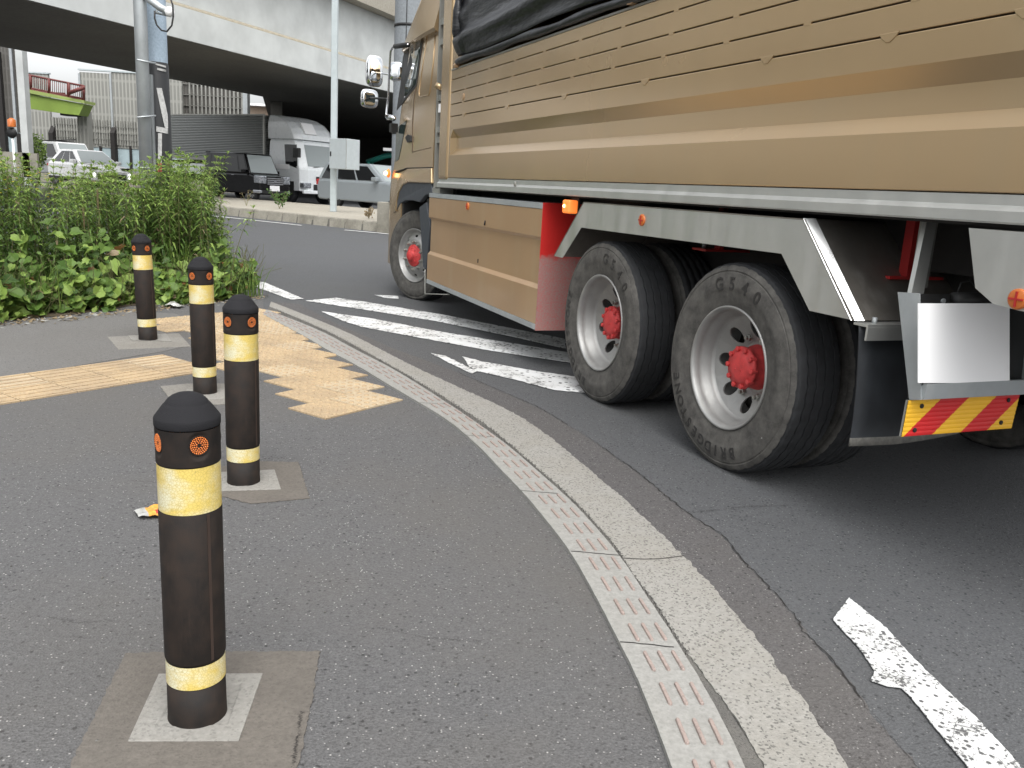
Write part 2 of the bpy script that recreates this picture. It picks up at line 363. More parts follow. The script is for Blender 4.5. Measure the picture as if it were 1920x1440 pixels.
def tag(o, label=None, cat=None, group=None, kind=None):
    for k, v in (('label', label), ('category', cat), ('group', group), ('kind', kind)):
        if v: o[k] = v
    return o
def empty(name, loc, rz=0):
    o = bpy.data.objects.new(name, None); COL.objects.link(o); o.location = loc; o.rotation_euler = (0, 0, rz); o.empty_display_size = .2; return o
def kids(o): return [q for q in bpy.data.objects if q.parent == o]
def copy_tree(o, parent=None):
    c = o.copy(); COL.objects.link(c); c.parent = parent
    for q in kids(o): copy_tree(q, c)
    return c

# ------------------------------------------------------------------ ground
def sheet(name, pts, z, mat, label=None):
    mb = MB(); mb.prism([Vector((p[0], p[1], z-.003)) for p in pts], (0, 0, .003)); o = fixn(mb.build(name, mat)); tag(o, kind='structure', label=label); return o
def resample(pts, n):
    L = [0]
    for a, b in zip(pts, pts[1:]): L.append(L[-1]+(b-a).length)
    out = []
    for k in range(n):
        t = L[-1]*k/(n-1); i = 0
        while i < len(L)-2 and L[i+1] < t: i += 1
        w = (t-L[i])/max(1e-9, L[i+1]-L[i]); out.append(pts[i].lerp(pts[i+1], w))
    return out
def smoothpl(pts, it=2):
    for _ in range(it):
        q = [pts[0]]
        for a, b in zip(pts, pts[1:]): q += [a.lerp(b, .25), a.lerp(b, .75)]
        pts = q+[pts[-1]]
    return pts
def poly(pix): return [G(x, y, 0) for x, y in pix]
def ribbon(name, A, B, z, mat, n=200, ja=0, jb=0, h=.0):
    A = resample(smoothpl(A), n); B = resample(smoothpl(B), n); vs = []; fs = []
    for i, (a, b) in enumerate(zip(A, B)):
        d = (b-a).normalized()
        a = a+d*rnd.uniform(-ja, ja); b = b+d*rnd.uniform(-jb, jb)
        vs += [(a.x, a.y, z-h-.002), (a.x, a.y, z), (b.x, b.y, z), (b.x, b.y, z-h-.002)]
    for i in range(n-1):
        o = 4*i
        for k in range(3): fs.append((o+k, o+4+k, o+5+k, o+1+k))
    mb = MB().add(vs, fs); o = fixn(mb.build(name, mat)); tag(o, kind='structure'); return o, A, B

mb = MB(); ys = [-60, -20, 0, 5, 11, 16, 22, 28, 33, 60, 200, 1500]; xs = [-900, -200, -60, -20, 0, 20, 60, 200, 900]
vs = [(x, y, terr(y)) for y in ys for x in xs]; nx = len(xs)
mb.add(vs, [(j*nx+i, j*nx+i+1, (j+1)*nx+i+1, (j+1)*nx+i) for j in range(len(ys)-1) for i in range(nx-1)])
tag(mb.build('road', M['road']), kind='structure', label='blue grey asphalt carriageway under the truck')

stripL = poly([(494, 593), (569, 633), (609, 658), (670, 690), (723, 723), (780, 757), (840, 793), (895, 840), (940, 889), (977, 927), (1023, 982), (1069, 1043), (1115, 1126), (1161, 1215), (1197, 1289), (1229, 1371), (1255, 1440), (1290, 1560), (1310, 1800)])
stripR = poly([(500, 584), (601, 623), (666, 660), (731, 693), (780, 723), (840, 762), (900, 803), (957, 845), (1023, 904), (1069, 945), (1115, 995), (1161, 1050), (1206, 1119), (1243, 1174), (1280, 1234), (1321, 1302), (1358, 1371), (1390, 1440), (1450, 1580), (1520, 1800)])
gutL = poly([(505, 576), (601, 616), (666, 650), (780, 715), (840, 752), (909, 797), (959, 838), (1028, 899), (1051, 917), (1115, 982), (1161, 1037), (1179, 1073), (1234, 1142), (1252, 1174), (1298, 1243), (1344, 1302), (1390, 1371), (1431, 1440), (1510, 1580), (1640, 1800)])
gutR = poly([(508, 567), (559, 587), (609, 607), (658, 628), (715, 658), (780, 692), (870, 733), (973, 780), (1046, 833), (1097, 878), (1161, 931), (1220, 986), (1290, 1055), (1356, 1125), (1424, 1211), (1469, 1271), (1510, 1324), (1555, 1391), (1589, 1440), (1680, 1580), (1850, 1800)])
crack = poly([(560, 570), (640, 612), (740, 655), (860, 700), (1010, 765), (1100, 820), (1200, 890), (1290, 965), (1356, 1005), (1390, 1050), (1424, 1084), (1469, 1132), (1510, 1189), (1555, 1234), (1596, 1286), (1634, 1339), (1671, 1384), (1713, 1432), (1850, 1580), (2100, 1800)])
ribbon('road_edge', resample(gutR, 60), resample(crack, 60), .004, M['roadold'], 240, 0, .008)
so_, A_, B_ = ribbon('kerb_strip', stripL, stripR, .020, M['strip'], 160, .001, .001, .016)
so_['label'] = 'pale grey concrete edging strip with pink ridges'
go_, gA, gB = ribbon('gutter', gutL, gutR, .010, M['gutter'], 420, .004, .007, .008)
go_['label'] = 'coarse pale concrete gutter band beside the road'
ribbon('gutter_gap', resample(stripR, 60), resample(gutL, 60), .006, M['grit'], 200, 0, 0)
# pavement asphalt left of the strip
wl_ = resample(smoothpl(stripL), 120)
sheet('pavement', [Vector((-9, -4, 0)), Vector((1.0, -4, 0))]+wl_[::-1]+[G(494, 545, 0), G(430, 530, 0), Vector((-9, 11, 0))], .006, M['walk'])
# a strip of worn pale asphalt along the weeds
sheet('worn_pavement', poly([(-150, 640), (0, 612), (120, 596), (250, 585), (330, 590), (345, 598), (300, 606), (330, 625), (345, 652), (300, 662), (120, 692), (0, 711), (-200, 742)]), .009, M['walkold'])
# weld joints of the strip and gutter
mb = MB()
for (a, b) in (((1069, 1043), (1161, 1051)), ((1161, 1215), (1262, 1225)), ((977, 928), (1046, 934)), ((874, 823), (925, 826)), ((784, 761), (838, 764))):
    p, q = G(*a, 0), G(*b, 0); n_ = 8
    pts = [p.lerp(q, k/n_)+Vector((rnd.uniform(-.002, .002), rnd.uniform(-.002, .002), .0212)) for k in range(n_+1)]
    d = Vector((0, .0025, 0))
    for k in range(n_): mb.add([pts[k]-d, pts[k+1]-d, pts[k+1]+d, pts[k]+d], [(0, 1, 2, 3)])
p, q = G(1163, 1051, 0), G(1281, 1047, 0)
pts = [p.lerp(q, k/8)+Vector((rnd.uniform(-.003, .003), -.02*math.sin(k/8*math.pi), .0115)) for k in range(9)]
for k in range(8): mb.add([pts[k]-d, pts[k+1]-d, pts[k+1]+d, pts[k]+d], [(0, 1, 2, 3)])
tag(mb.build('kerb_joints', M['chassisblk']), kind='structure')
# pink ridges : three abreast, a row each 16 cm
mb = MB(); cl = [(a+b)/2 for a, b in zip(A_, B_)]; tot = sum((b-a).length for a, b in zip(cl, cl[1:]))
g0 = G(1315, 1390, 0); L = 0; cum = [0]
for a, b in zip(cl, cl[1:]): cum.append(cum[-1]+(b-a).length)
ig = min(range(len(cl)), key=lambda i: (cl[i]-g0).length); s0 = cum[ig] % .158
s_ = s0
while s_ < tot-.1:
    i = max(k for k in range(len(cum)) if cum[k] <= s_); i = min(i, len(cl)-2)
    w = (s_-cum[i])/(cum[i+1]-cum[i]); c = cl[i].lerp(cl[i+1], w); t = (cl[i+1]-cl[i]).normalized(); nn = Vector((t.y, -t.x, 0))
    if nn.x < 0: nn = -nn
    T = Matrix(((nn.x, t.x, 0, c.x), (nn.y, t.y, 0, c.y), (0, 0, 1, 0), (0, 0, 0, 1)))
    for k in (-1, 0, 1):
        xo = k*.042+.012; ring = []
        for (hx, hy, z) in ((.0058, .050, .0205), (.0048, .049, .0255), (.0025, .047, .0268)):
            ring.append([T @ Vector((xo+hx*cx_, hy*cy_, z)) for cx_, cy_ in ((-1, -.9), (-.5, -1), (.5, -1), (1, -.9), (1, .9), (.5, 1), (-.5, 1), (-1, .9))])
        mb.loft(ring)
    s_ += .158
fixn(tag(mb.build('kerb_ridges', M['bar']), kind='structure', label='pink ridges three abreast on the edging strip'))
# long crack and cross cracks
def crackline(name, pts, w, z):
    pts = resample(pts, 260); vs = []; fs = []
    for i, p in enumerate(pts):
        t = (pts[min(i+1, 259)]-pts[max(i-1, 0)]).normalized(); n_ = Vector((t.y, -t.x, 0)); j = rnd.uniform(-.010, .010) if i % 3 == 0 else rnd.uniform(-.004, .004)
        ww = w*rnd.uniform(.25, 1.2)*(1 if math.sin(i*.13)+math.sin(i*.051) > -.9 else .25); c = p+n_*j
        vs += [(*(c-n_*ww).xy, z), (*(c+n_*ww).xy, z)]
    fs = [(2*i, 2*i+1, 2*i+3, 2*i+2) for i in range(259)]
    tag(MB().add(vs, fs).build(name, M['chassisblk']), kind='structure')
crackline('road_crack', crack[3:], .0036, .0062)
crackline('road_crack', poly([(1290, 962), (1340, 958), (1400, 951), (1480, 949)]), .002, .0045)
crackline('pavement_crack', poly([(565, 1340), (556, 1400), (548, 1460)]), .0025, .0105)

# markings
def mark(name, pix, mat=None, label=None, z=.0085, jag=.006, step=.03):
    P = poly(pix); out = []
    for a, b in zip(P, P[1:]+P[:1]):
        n_ = max(1, int((b-a).length/step))
        for k in range(n_): out.append(a.lerp(b, k/n_)+Vector((rnd.uniform(-jag, jag), rnd.uniform(-jag, jag), 0)))
    return sheet(name, out, z, mat or M['hatch'], label)
mark('lane_marking', [(1591, 1124), (1660, 1180), (1712, 1238), (1765, 1290), (1830, 1350), (1908, 1436), (2100, 1650), (1960, 1650), (1812, 1440), (1760, 1378), (1716, 1322), (1690, 1294), (1662, 1290), (1632, 1280), (1640, 1262), (1610, 1218), (1561, 1166)], M['line'], 'chipped white line at the lower right', jag=.0018, step=.009)
mark('lane_marking', [(573, 565), (630, 559.5), (680, 566.5), (840, 593), (909, 607), (1060, 637), (1060, 655), (955, 631), (822, 604), (680, 581)], label='upper white hatch bar by the front wheel')
mark('lane_marking', [(602, 585), (699, 599), (829, 624), (978, 648), (1075, 664), (1090, 684), (1047, 678), (909, 657), (795, 636), (680, 614.5), (646, 604)], label='middle white hatch bar')
mark('lane_marking', [(868, 670), (905, 680), (1000, 697), (1070, 707), (1120, 712), (1100, 738), (1040, 733), (960, 712), (893, 697), (880, 690)], label='lower white hatch bar by the rear wheel')
mark('lane_marking', [(808, 664), (835, 669), (893, 698), (885, 702), (850, 686)], label='thin white sliver beside the gutter')
mark('lane_marking', [(472, 528), (495, 530), (530, 545), (568, 561), (545, 563), (510, 550), (470, 536)], label='short white line by the weeds')
mark('lane_marking', [(703, 554), (745, 556), (748, 561), (722, 560)], M['line'], label='worn dash by the front wheel')
def farline(p, q):
    a, b = G(*p), G(*q); vs = []
    for k in range(9):
        c = a.lerp(b, k/8); d_ = Vector((.0, .09, 0)); z = terr(c.y)+.012
        vs += [(c.x, c.y-.09, z), (c.x, c.y+.09, z)]
    tag(MB().add(vs, [(2*k, 2*k+2, 2*k+3, 2*k+1) for k in range(8)]).build('lane_marking', M['farline']), kind='structure', label='thin white line along the far kerb')
farline((400, 405.5), (566, 423.5)); farline((646, 432), (735, 440)); farline((200, 388), (400, 405.5))

# tactile paving
e1 = Vector((.566, .824, 0)).normalized(); e2 = Vector((-e1.y, e1.x, 0)); FT = G(755.6, 753, 0)
def tile(mb, o, kind, i):
    g = .0035; S = .315; z0, z1 = .010, .0135+rnd.uniform(0, .001)
    c = [o+e1*a+e2*b for a, b in ((-S+g, g), (-g, g), (-g, S-g), (-S+g, S-g))]
    mi = rnd.choice((0, 0, 1)); mb.prism([Vector((p.x, p.y, z0-.004)) for p in c], (0, 0, z1-z0+.004), mi)
    if kind == 'dot':
        for a in range(5):
            for b in range(5):
                q = o+e1*(-.0315-.063*a)+e2*(.0315+.063*b)
                mb.lathe([(.0170, z1-.001), (.015, z1+.0045), (.011, z1+.006)], 9, Matrix.Translation((q.x, q.y, 0)), 0, True, cap1=True)
    else:
        for b in range(4):
            q = o+e2*(.0395+.079*b); a0, a1 = q-e1*.012, q-e1*(.315-.012); w = e2*.011
            mb.prism([Vector((p.x, p.y, z1-.001)) for p in (a0-w, a0+w, a1+w, a1-w)], (0, 0, .005))
mb = MB(); n = 0
for k in range(0, 11):
    right = .163*k; nt = 2 if k < 4 else 3
    if k in (9, 10): nt = 4
    off = right+rnd.uniform(-.003, .003)
    for t_ in range(nt): tile(mb, FT+e1*(off-.315*t_)+e2*(.307*k-.004), 'dot', n); n += 1
fixn(tag(mb.build('tactile_warning_tiles', [M['tile'], M['tile2']]), kind='structure', label='stepped field of yellow studded tactile tiles'))
mb = MB(); W2 = FT+e2*1.40+e1*(.61-.30*3)
for k in range(2):
    for t_ in range(0, 18): tile(mb, W2+e1*(-.315*t_-.02)+e2*(.316*k-.02), 'bar', n)
fixn(tag(mb.build('tactile_guide_tiles', [M['tile'], M['tile2']]), kind='structure', label='yellow ribbed guide path running left'))

# mortar patches round the bollards
def quad(name, pix, mat, z, label=None): return mark(name, pix, mat, label, z, .0035, .012)
quad('mortar_patch', [(235, 1230), (600, 1226), (585, 1320), (552, 1480), (95, 1520)], M['patch'], .010)
quad('mortar_patch', [(470, 868), (560, 870), (580, 938), (470, 948), (400, 930), (410, 880)], M['patch'], .010)
quad('mortar_patch', [(300, 727), (352, 722), (425, 722), (440, 760), (330, 765)], M['patchlt'], .010)
quad('mortar_patch', [(202, 634), (335, 627), (358, 652), (222, 658)], M['patchlt'], .010)
def footing(pix, inner):
    P = [Vector((p.x, p.y, .013)) for p in poly(pix)]; Q = [Vector((p.x, p.y, .013)) for p in poly(inner)]
    mb = MB(); n_ = len(P); P0_ = [p-Vector((0, 0, .010)) for p in P]; Qd = [q-Vector((0, 0, .0022))+(sum(Q, Vector())/n_-q)*.06 for q in Q]
    mb.loft([P0_, P, Q, Qd], cap=True)
    return fixn(tag(mb.build('bollard_footing', M['footing'], bevel=.002), kind='structure', label='pale mortar square at the foot of a bollard'))
footing([(240, 1398), (298, 1271), (493, 1270), (448, 1397)], [(290, 1372), (330, 1302), (455, 1287), (428, 1368)])
footing([(395, 926), (410, 890), (515, 885), (527, 922)], [(410, 918), (418, 898), (500, 893), (508, 915)])
footing([(345, 755), (350, 733), (432, 732), (440, 750)], [(355, 750), (357, 737), (420, 736), (424, 747)])
footing([(246, 640), (240, 632), (312, 628), (322, 643)], [(252, 642), (248, 634), (302, 631), (310, 641)])

# grit and stones
def stones(name, fn, n, r0_, r1_, mat, label):
    mb = MB()
    for _ in range(n):
        p = fn(); r = rnd.uniform(r0_, r1_)
        T = Matrix.Rotation(rnd.uniform(0, 6.28), 4, 'Z')
        mb.ico((p[0], p[1], p[2]+r*.3), r, 0, 1, (rnd.uniform(.7, 1.3), rnd.uniform(.6, 1.1), rnd.uniform(.4, .8)), T)
    return tag(mb.build(name, mat), label, 'gravel', kind='stuff')
SR = resample(smoothpl(stripR), 200); GL = resample(smoothpl(gutL), 200)
def pg():
    i = min(199, int(abs(rnd.gauss(0, 1))*110) % 200); i = rnd.randrange(5, 175); t = rnd.uniform(-.2, 1.25); p = SR[i].lerp(GL[i], t); return (p.x, p.y, .008)
for k in range(9):
    a_, b_ = rnd.uniform(700, 1150), rnd.uniform(900, 1420)
    if k > 5: a_ = rnd.uniform(20, 250)
    q0 = G(a_, b_, 0); q1 = q0+Vector((rnd.uniform(.15, .45), rnd.uniform(-.08, .08), 0)); 
    if q1.x < stripL[12].x-.25: crackline('pavement_crack', [q0, q0.lerp(q1, .5)+Vector((0, rnd.uniform(-.04, .04), 0)), q1], .0011, .0065)
stones('loose_pebbles', lambda: (lambda q: (q.x, q.y, .007))(G(rnd.uniform(0, 1050), rnd.uniform(800, 1440), 0)), 34, .002, .005, M['grit'], 'small dark pebbles scattered on the near pavement')
stones('loose_grit', pg, 4200, .0018, .0055, M['grit'], 'loose grey grit lying between edging strip and gutter')
def pd():
    t = rnd.random(); a = G(-40, 612, 0).lerp(G(250, 585, 0), t) if rnd.random() < .5 else G(250, 583, 0).lerp(G(500, 556, 0), t)
    return (a.x+rnd.gauss(0, .05), a.y+rnd.gauss(-.05, .14), .010)
mb = MB()
for _ in range(420):
    p = Vector(pd()); a = rnd.uniform(0, 6.28); l = rnd.uniform(.012, .05); u = Vector((math.cos(a), math.sin(a), rnd.uniform(-.1, .3)))*l; v = Vector((-math.sin(a), math.cos(a), .1))*l*rnd.uniform(.25, .6)
    mb.add([p, p+u*.5+v, p+u+Vector((0, 0, .006)), p+u*.5-v], [(0, 1, 2, 3)], rnd.choice((0, 0, 0, 1)))
tag(mb.build('leaf_litter', [M['dry'], M['strip']]), 'dry leaves and scraps lying along the edge of the weeds', 'leaf litter', kind='stuff')

# ------------------------------------------------------------------ bollards
def make_bollard():
    root = empty('bollard', (0, 0, 0))
    rr = .0665
    MB().lathe([(rr+.003, -.01), (rr+.001, .02), (rr, .108), (rr-.0015, .108), (rr-.0015, .168), (rr, .168), (rr+.0025, .175), (rr+.0025, .540), (rr, .543), (rr, .652), (rr+.003, .654)], 64).build('post', M['boll'], root)
    hd = MB(); NA, NZ = 160, 34
    def headr(a, z):
        r_ = rr+.003
        for k in range(4):
            da = (a-(k*math.pi/2-math.pi/2)+math.pi) % (2*math.pi)-math.pi
            if abs(da) > .7: continue
            d_ = math.hypot(r_*math.sin(da), z-.702 if z > .702 else (z-.702)*.9); flat = (r_-.0045)/math.cos(da)
            w = 1 if d_ < .0235 else max(0, 1-(d_-.0235)/.009)
            w = w*w*(3-2*w); r_ = r_*(1-w)+min(r_, flat)*w
        return r_
    vs_ = [(headr(2*math.pi*i/NA, .654+.081*j/NZ)*math.cos(2*math.pi*i/NA), headr(2*math.pi*i/NA, .654+.081*j/NZ)*math.sin(2*math.pi*i/NA), .654+.081*j/NZ) for j in range(NZ+1) for i in range(NA)]
    hd.add(vs_, [(j*NA+i, j*NA+(i+1) % NA, (j+1)*NA+(i+1) % NA, (j+1)*NA+i) for j in range(NZ) for i in range(NA)], 0, True); hd.build('reflector_ring', M['boll'], root)
    MB().lathe([(rr+.0008, .109), (rr+.0008, .167)], 64).build('reflective_band', M['band'], root)
    MB().lathe([(rr+.0018, .543), (rr+.0018, .651)], 64).build('reflective_band', M['band'], root)
    r2 = rr+.0045
    MB().lathe([(r2-.006, .7355), (r2-.001, .7365), (r2, .739), (r2, .754), (r2-.002, .7575), (r2-.005, .7615), (.0515, .7815), (.0485, .7845), (.047, .7855), (.0452, .789), (.040, .7955), (.032, .8015), (.022, .8060), (.011, .8085), (.001, .809)], 64).build('cap', M['cap'], root)
    root.children[-1].data.set_sharp_from_angle(angle=R(24)) if root.children else None
    mb = MB(); T_ = Matrix.Rotation(R(12), 4, 'Z'); mb.box(-.0035, .0035, -rr-.0036, -rr, .176, .539, T=T_); mb.build('seam', M['seamb'], root)
    for k in range(4):
        a = k*math.pi/2; T = Matrix.Rotation(a, 4, 'Z') @ Matrix.Translation((0, -(rr-.0002), .702)) @ Matrix.Rotation(R(90), 4, 'X')
        e = MB(); e.lathe([(.0230, -.002), (.0225, .0005), (.0215, .0), (.021, -.0012), (.001, -.0015)], 32, T, 0)
        ro = e.build('reflector', M['boll'], root)
        b = MB()
        for (r_, n_) in ((.003, 1), (.0064, 7), (.0105, 13), (.0146, 19), (.0187, 26)):
            for i in range(n_):
                q = 2*math.pi*i/n_; b.ico(T @ Vector((r_*math.cos(q), r_*math.sin(q), -.0005)), .0019, 0 if r_ > .004 else 1, 1)
        b.build('lens', [M['bead'], M['boll']], ro)
    return root
M['seamb'] = simple('brown_seam', (.034, .020, .014), .7)
M['bead'] = simple('amber_bead', (.62, .17, .035), .25, var=.25, sc=200)
bp = make_bollard(); first = True
for (px, py, lean, ry, label) in (
    (371, 1343, .004, (28-8), 'nearest and largest black rubber bollard with two yellow bands, foot in a pale mortar square'),
    (457, 906, .002, 40, 'second black and yellow bollard, right behind and beside the nearest one'),
    (385, 738, .012, 44, 'third black and yellow bollard, a dark scuff on its lower yellow band'),
    (278, 638, .030, 35, 'farthest bollard, leaning a little left in front of the weeds')):
    b = bp if first else copy_tree(bp); first = False
    g = G(px, py, 0); b.location = (g.x, g.y, .004)
    az = math.atan2(-g.x, -g.y)   # direction to the camera
    face = math.atan2(-g.y, -g.x)+math.pi/2   # local -Y towards camera
    b.rotation_euler = (0, -lean, face+R(ry)); b.rotation_mode = 'XYZ'
    # lean in world space
    b.rotation_mode = 'QUATERNION'
    b.rotation_quaternion = (Matrix.Rotation(-lean, 3, 'Y') @ Matrix.Rotation(face+R(ry), 3, 'Z')).to_quaternion()
    tag(b, label, 'bollard', 'black and yellow rubber bollards on the corner pavement')

# ------------------------------------------------------------------ wrapper litter
c0 = [G(x, y, 0) for x, y in ((250, 965), (300, 948), (330, 960), (326, 975), (262, 978))]
mb = MB(); N = 14
def wr(u, v):
    a = c0[0].lerp(G(325, 950, 0), u); b = c0[4].lerp(G(330, 976, 0), u); p = a.lerp(b, v)
    return Vector((p.x, p.y, .012+.008*abs(math.sin(u*9+v*4))+.006*math.sin(v*7+u*3)**2))
vs = [wr(i/N, j/6) for j in range(7) for i in range(N+1)]
for j in range(6):
    for i in range(N):
        mb.add([vs[j*(N+1)+i], vs[j*(N+1)+i+1], vs[(j+1)*(N+1)+i+1], vs[(j+1)*(N+1)+i]], [(0, 1, 2, 3)], 1 if i < 4 else (2 if (6 < i < 10 and j in (2, 3, 4)) else 0), True)
M['wrap_or'] = simple('orange_wrapper', (.65, .30, .05), .35, var=.3, sc=60); M['foil'] = simple('foil', (.55, .55, .52), .3, .5); M['wrap_red'] = simple('red_print', (.45, .04, .03), .4)
tag(mb.build('wrapper', [M['wrap_or'], M['foil'], M['wrap_red']]), 'crumpled orange and silver snack wrapper on the pavement behind the nearest bollard', 'litter')
mb = MB(); c = G(325, 578, 0)
vs = [c+Vector(((i-3)*.028, (j-2)*.03, .012+.045*math.exp(-((i-3)**2+(j-2)**2)/5)+rnd.uniform(0, .015))) for j in range(5) for i in range(7)]
mb.add(vs, [(j*7+i, j*7+i+1, j*7+i+8, j*7+i+7) for j in range(4) for i in range(6)])
tag(mb.build('plastic_bag', M['foil']), 'crumpled white plastic scrap lying at the foot of the weeds', 'litter')


M['sheetdark'] = steelmat('dull_inner_sheet', (.30, .28, .25), .45, .5, .8)
M['edge'] = simple('sky_glint_edge', (.85, .86, .86), .3, .8, var=.03)
M['flap'] = simple('mud_flap_rubber', (.022, .025, .029), .62, sc=6, var=.4, spec=.4); M['flapdirt'] = simple('dusty_flap_hem', (.16, .155, .14), .9, sc=40, var=.3)
M['seamd'] = simple('panel_gap', (.12, .08, .045), .6)
M['bulbw'] = emis('white_marker', (1, 1, 1), 1.5, (.8, .8, .8))
# ------------------------------------------------------------------ the gold truck (local axes: x forward, y to its left = towards the camera, z up)
TD = ray(HX, HY); TD.z = 0; TD.normalize(); TN = Vector((TD.y, -TD.x, 0)); TP = G(1382, 901, 0)
def sharp(o, a=32):
    o.data.set_sharp_from_angle(angle=R(a)); return o
truck = empty('truck', TP, math.atan2(TD.y, TD.x))
tag(truck, 'large gold cargo truck with red hubs and steel mudguards turning left past the kerb', 'truck')
def LP(px, py, y=0.0):
    d = ray(px, py); t = TN.dot(TP-TN*y-CP)/TN.dot(d); q = CP+d*t; return Vector(((q-TP).dot(TD), y, q.z))
def LX(px, py, x):
    d = ray(px, py); t = (x+TP.dot(TD)-CP.dot(TD))/d.dot(TD); q = CP+d*t; return Vector((x, -(q-TP).dot(TN), q.z))
def plate(name, pts, th_, mat, parent, bevel=0, axis='y', mi=0):
    vec = {'y': (0, -th_, 0), 'x': (th_, 0, 0), 'z': (0, 0, th_)}[axis]
    return fixn(MB().prism(pts, vec, mi).build(name, mat, parent, bevel))
def boxp(name, x0, x1, y0, y1, z0, z1, mat, parent, bevel=0):
    return MB().box(x0, x1, y0, y1, z0, z1).build(name, mat, parent, bevel)

# ---- wheels
TR = .512
def tyre_mesh(wd=.275, seed=1):
    rr = random.Random(seed); n = 200
    prof = [(.290, -.045), (.300, -.018), (.330, -.006), (.36, -.0005), (.385, .003), (.388, .0045), (.41, .0045), (.44, .002), (.463, -.004), (.466, -.0075), (.470, -.008), (.474, -.0055), (.490, -.012), (.498, -.018), (.5005, -.0255), (.5075, -.030)]
    gro = []
    ys = [.030]; 
    edges = [.078, .086, .128, .136, .178-.030*0, .186, .228-.0, .236]
    tread = []
    for i in range(0, 4):
        c = .065+i*.0485
        tread += [(TR, c-.0042, 1), (TR-.009, c-.0026, 1), (TR-.009, c+.0026, 1), (TR, c+.0042, 1)]
    full = [(r, -h, 0) for r, h in prof]+[(TR-.002, .036, 0)]+tread+[(TR-.002, wd-.036, 0)]+[(r, wd+h, 0) for r, h in reversed(prof)]
    def jit(k, i, r, h):
        r_, h_, z = full[k]
        if z: h_ += .0030*math.sin(i*math.pi/2.5)
        elif 13 <= k <= 16 or len(full)-17 <= k <= len(full)-14:
            if (i % 5) == 0: r_ -= .0045
        return r_, -h_
    mb = MB(); mb.lathe([(a, b) for a, b, c in full], n, Matrix.Rotation(R(-90), 4, 'X'), 0, True, jit=jit)
    # tread faces take the second material
    nb = len(full)-1
    for idx in range(len(mb.f)):
        k = idx//n; mb.m[idx] = 1 if 13 <= k < nb-13 else 0
    return mb
RX = Matrix.Rotation(R(-90), 4, 'X')     # lathe axis z -> +y (left)
def holed_ring(mb, prof_fn, r0_, r1_, nh, rc, ra, ta, thick=.010, N=32, mi=0):
    for side in (0, 1):
        for h in range(nh):
            a0 = 2*math.pi*h/nh; da = math.pi/nh; vs = []
            for i in range(N):
                q = 2*math.pi*i/N; cx_, sx_ = math.cos(q), math.sin(q)
                m_ = max(abs(cx_), abs(sx_)); u = cx_/m_; v = sx_/m_
                rr_ = (r0_+r1_)/2+v*(r1_-r0_)/2; aa = a0+u*da; vs.append((rr_, aa))
            for i in range(N):
                q = 2*math.pi*i/N; vs.append((rc+ra*math.sin(q), a0+ta*math.cos(q)/rc))
            P = [(r_*math.cos(a_), r_*math.sin(a_), prof_fn(r_)-side*thick) for r_, a_ in vs]
            fs = [(i, (i+1) % N, N+(i+1) % N, N+i) for i in range(N)]
            P = [RX @ Vector(p) for p in P]
            mb.add(P, fs, mi, False)
            if side == 0:
                Q = [RX @ Vector((r_*math.cos(a_), r_*math.sin(a_), prof_fn(r_)-thick)) for r_, a_ in vs[N:]]
                mb.add(P[N:]+Q, [(i, (i+1) % N, N+(i+1) % N, N+i) for i in range(N)], mi, True)
def letters(text, rad, ang0, dang, size, yoff, parent, flip=False):
    for i, ch in enumerate(text):
        mb = MB()
        cu_ = bpy.data.curves.new('t', 'FONT'); cu_.body = ch; cu_.size = size; cu_.extrude = .0025; cu_.align_x = 'CENTER'; cu_.align_y = 'CENTER'; cu_.offset = .0016
        ob = bpy.data.objects.new('t', cu_); COL.objects.link(ob); bpy.context.view_layer.update()
        me = ob.evaluated_get(bpy.context.evaluated_depsgraph_get()).to_mesh()
        a = ang0+dang*i
        # letters lie on the outer sidewall: seen from +y, x to the left
        for v in me.vertices: pass
        vs = []
        for v in me.vertices:
            lx, ly, lz = v.co
            rr_ = rad+ly; aa = a+lx/rad      # aa measured clockwise from the top as seen from +y
            vs.append(Vector((-rr_*math.sin(aa), yoff+lz, rr_*math.cos(aa))))
        mb.add(vs, [tuple(p.vertices) for p in me.polygons])
        bpy.data.objects.remove(ob); bpy.data.curves.remove(cu_)
        fixn(mb.build('letter', M['letter'], parent))
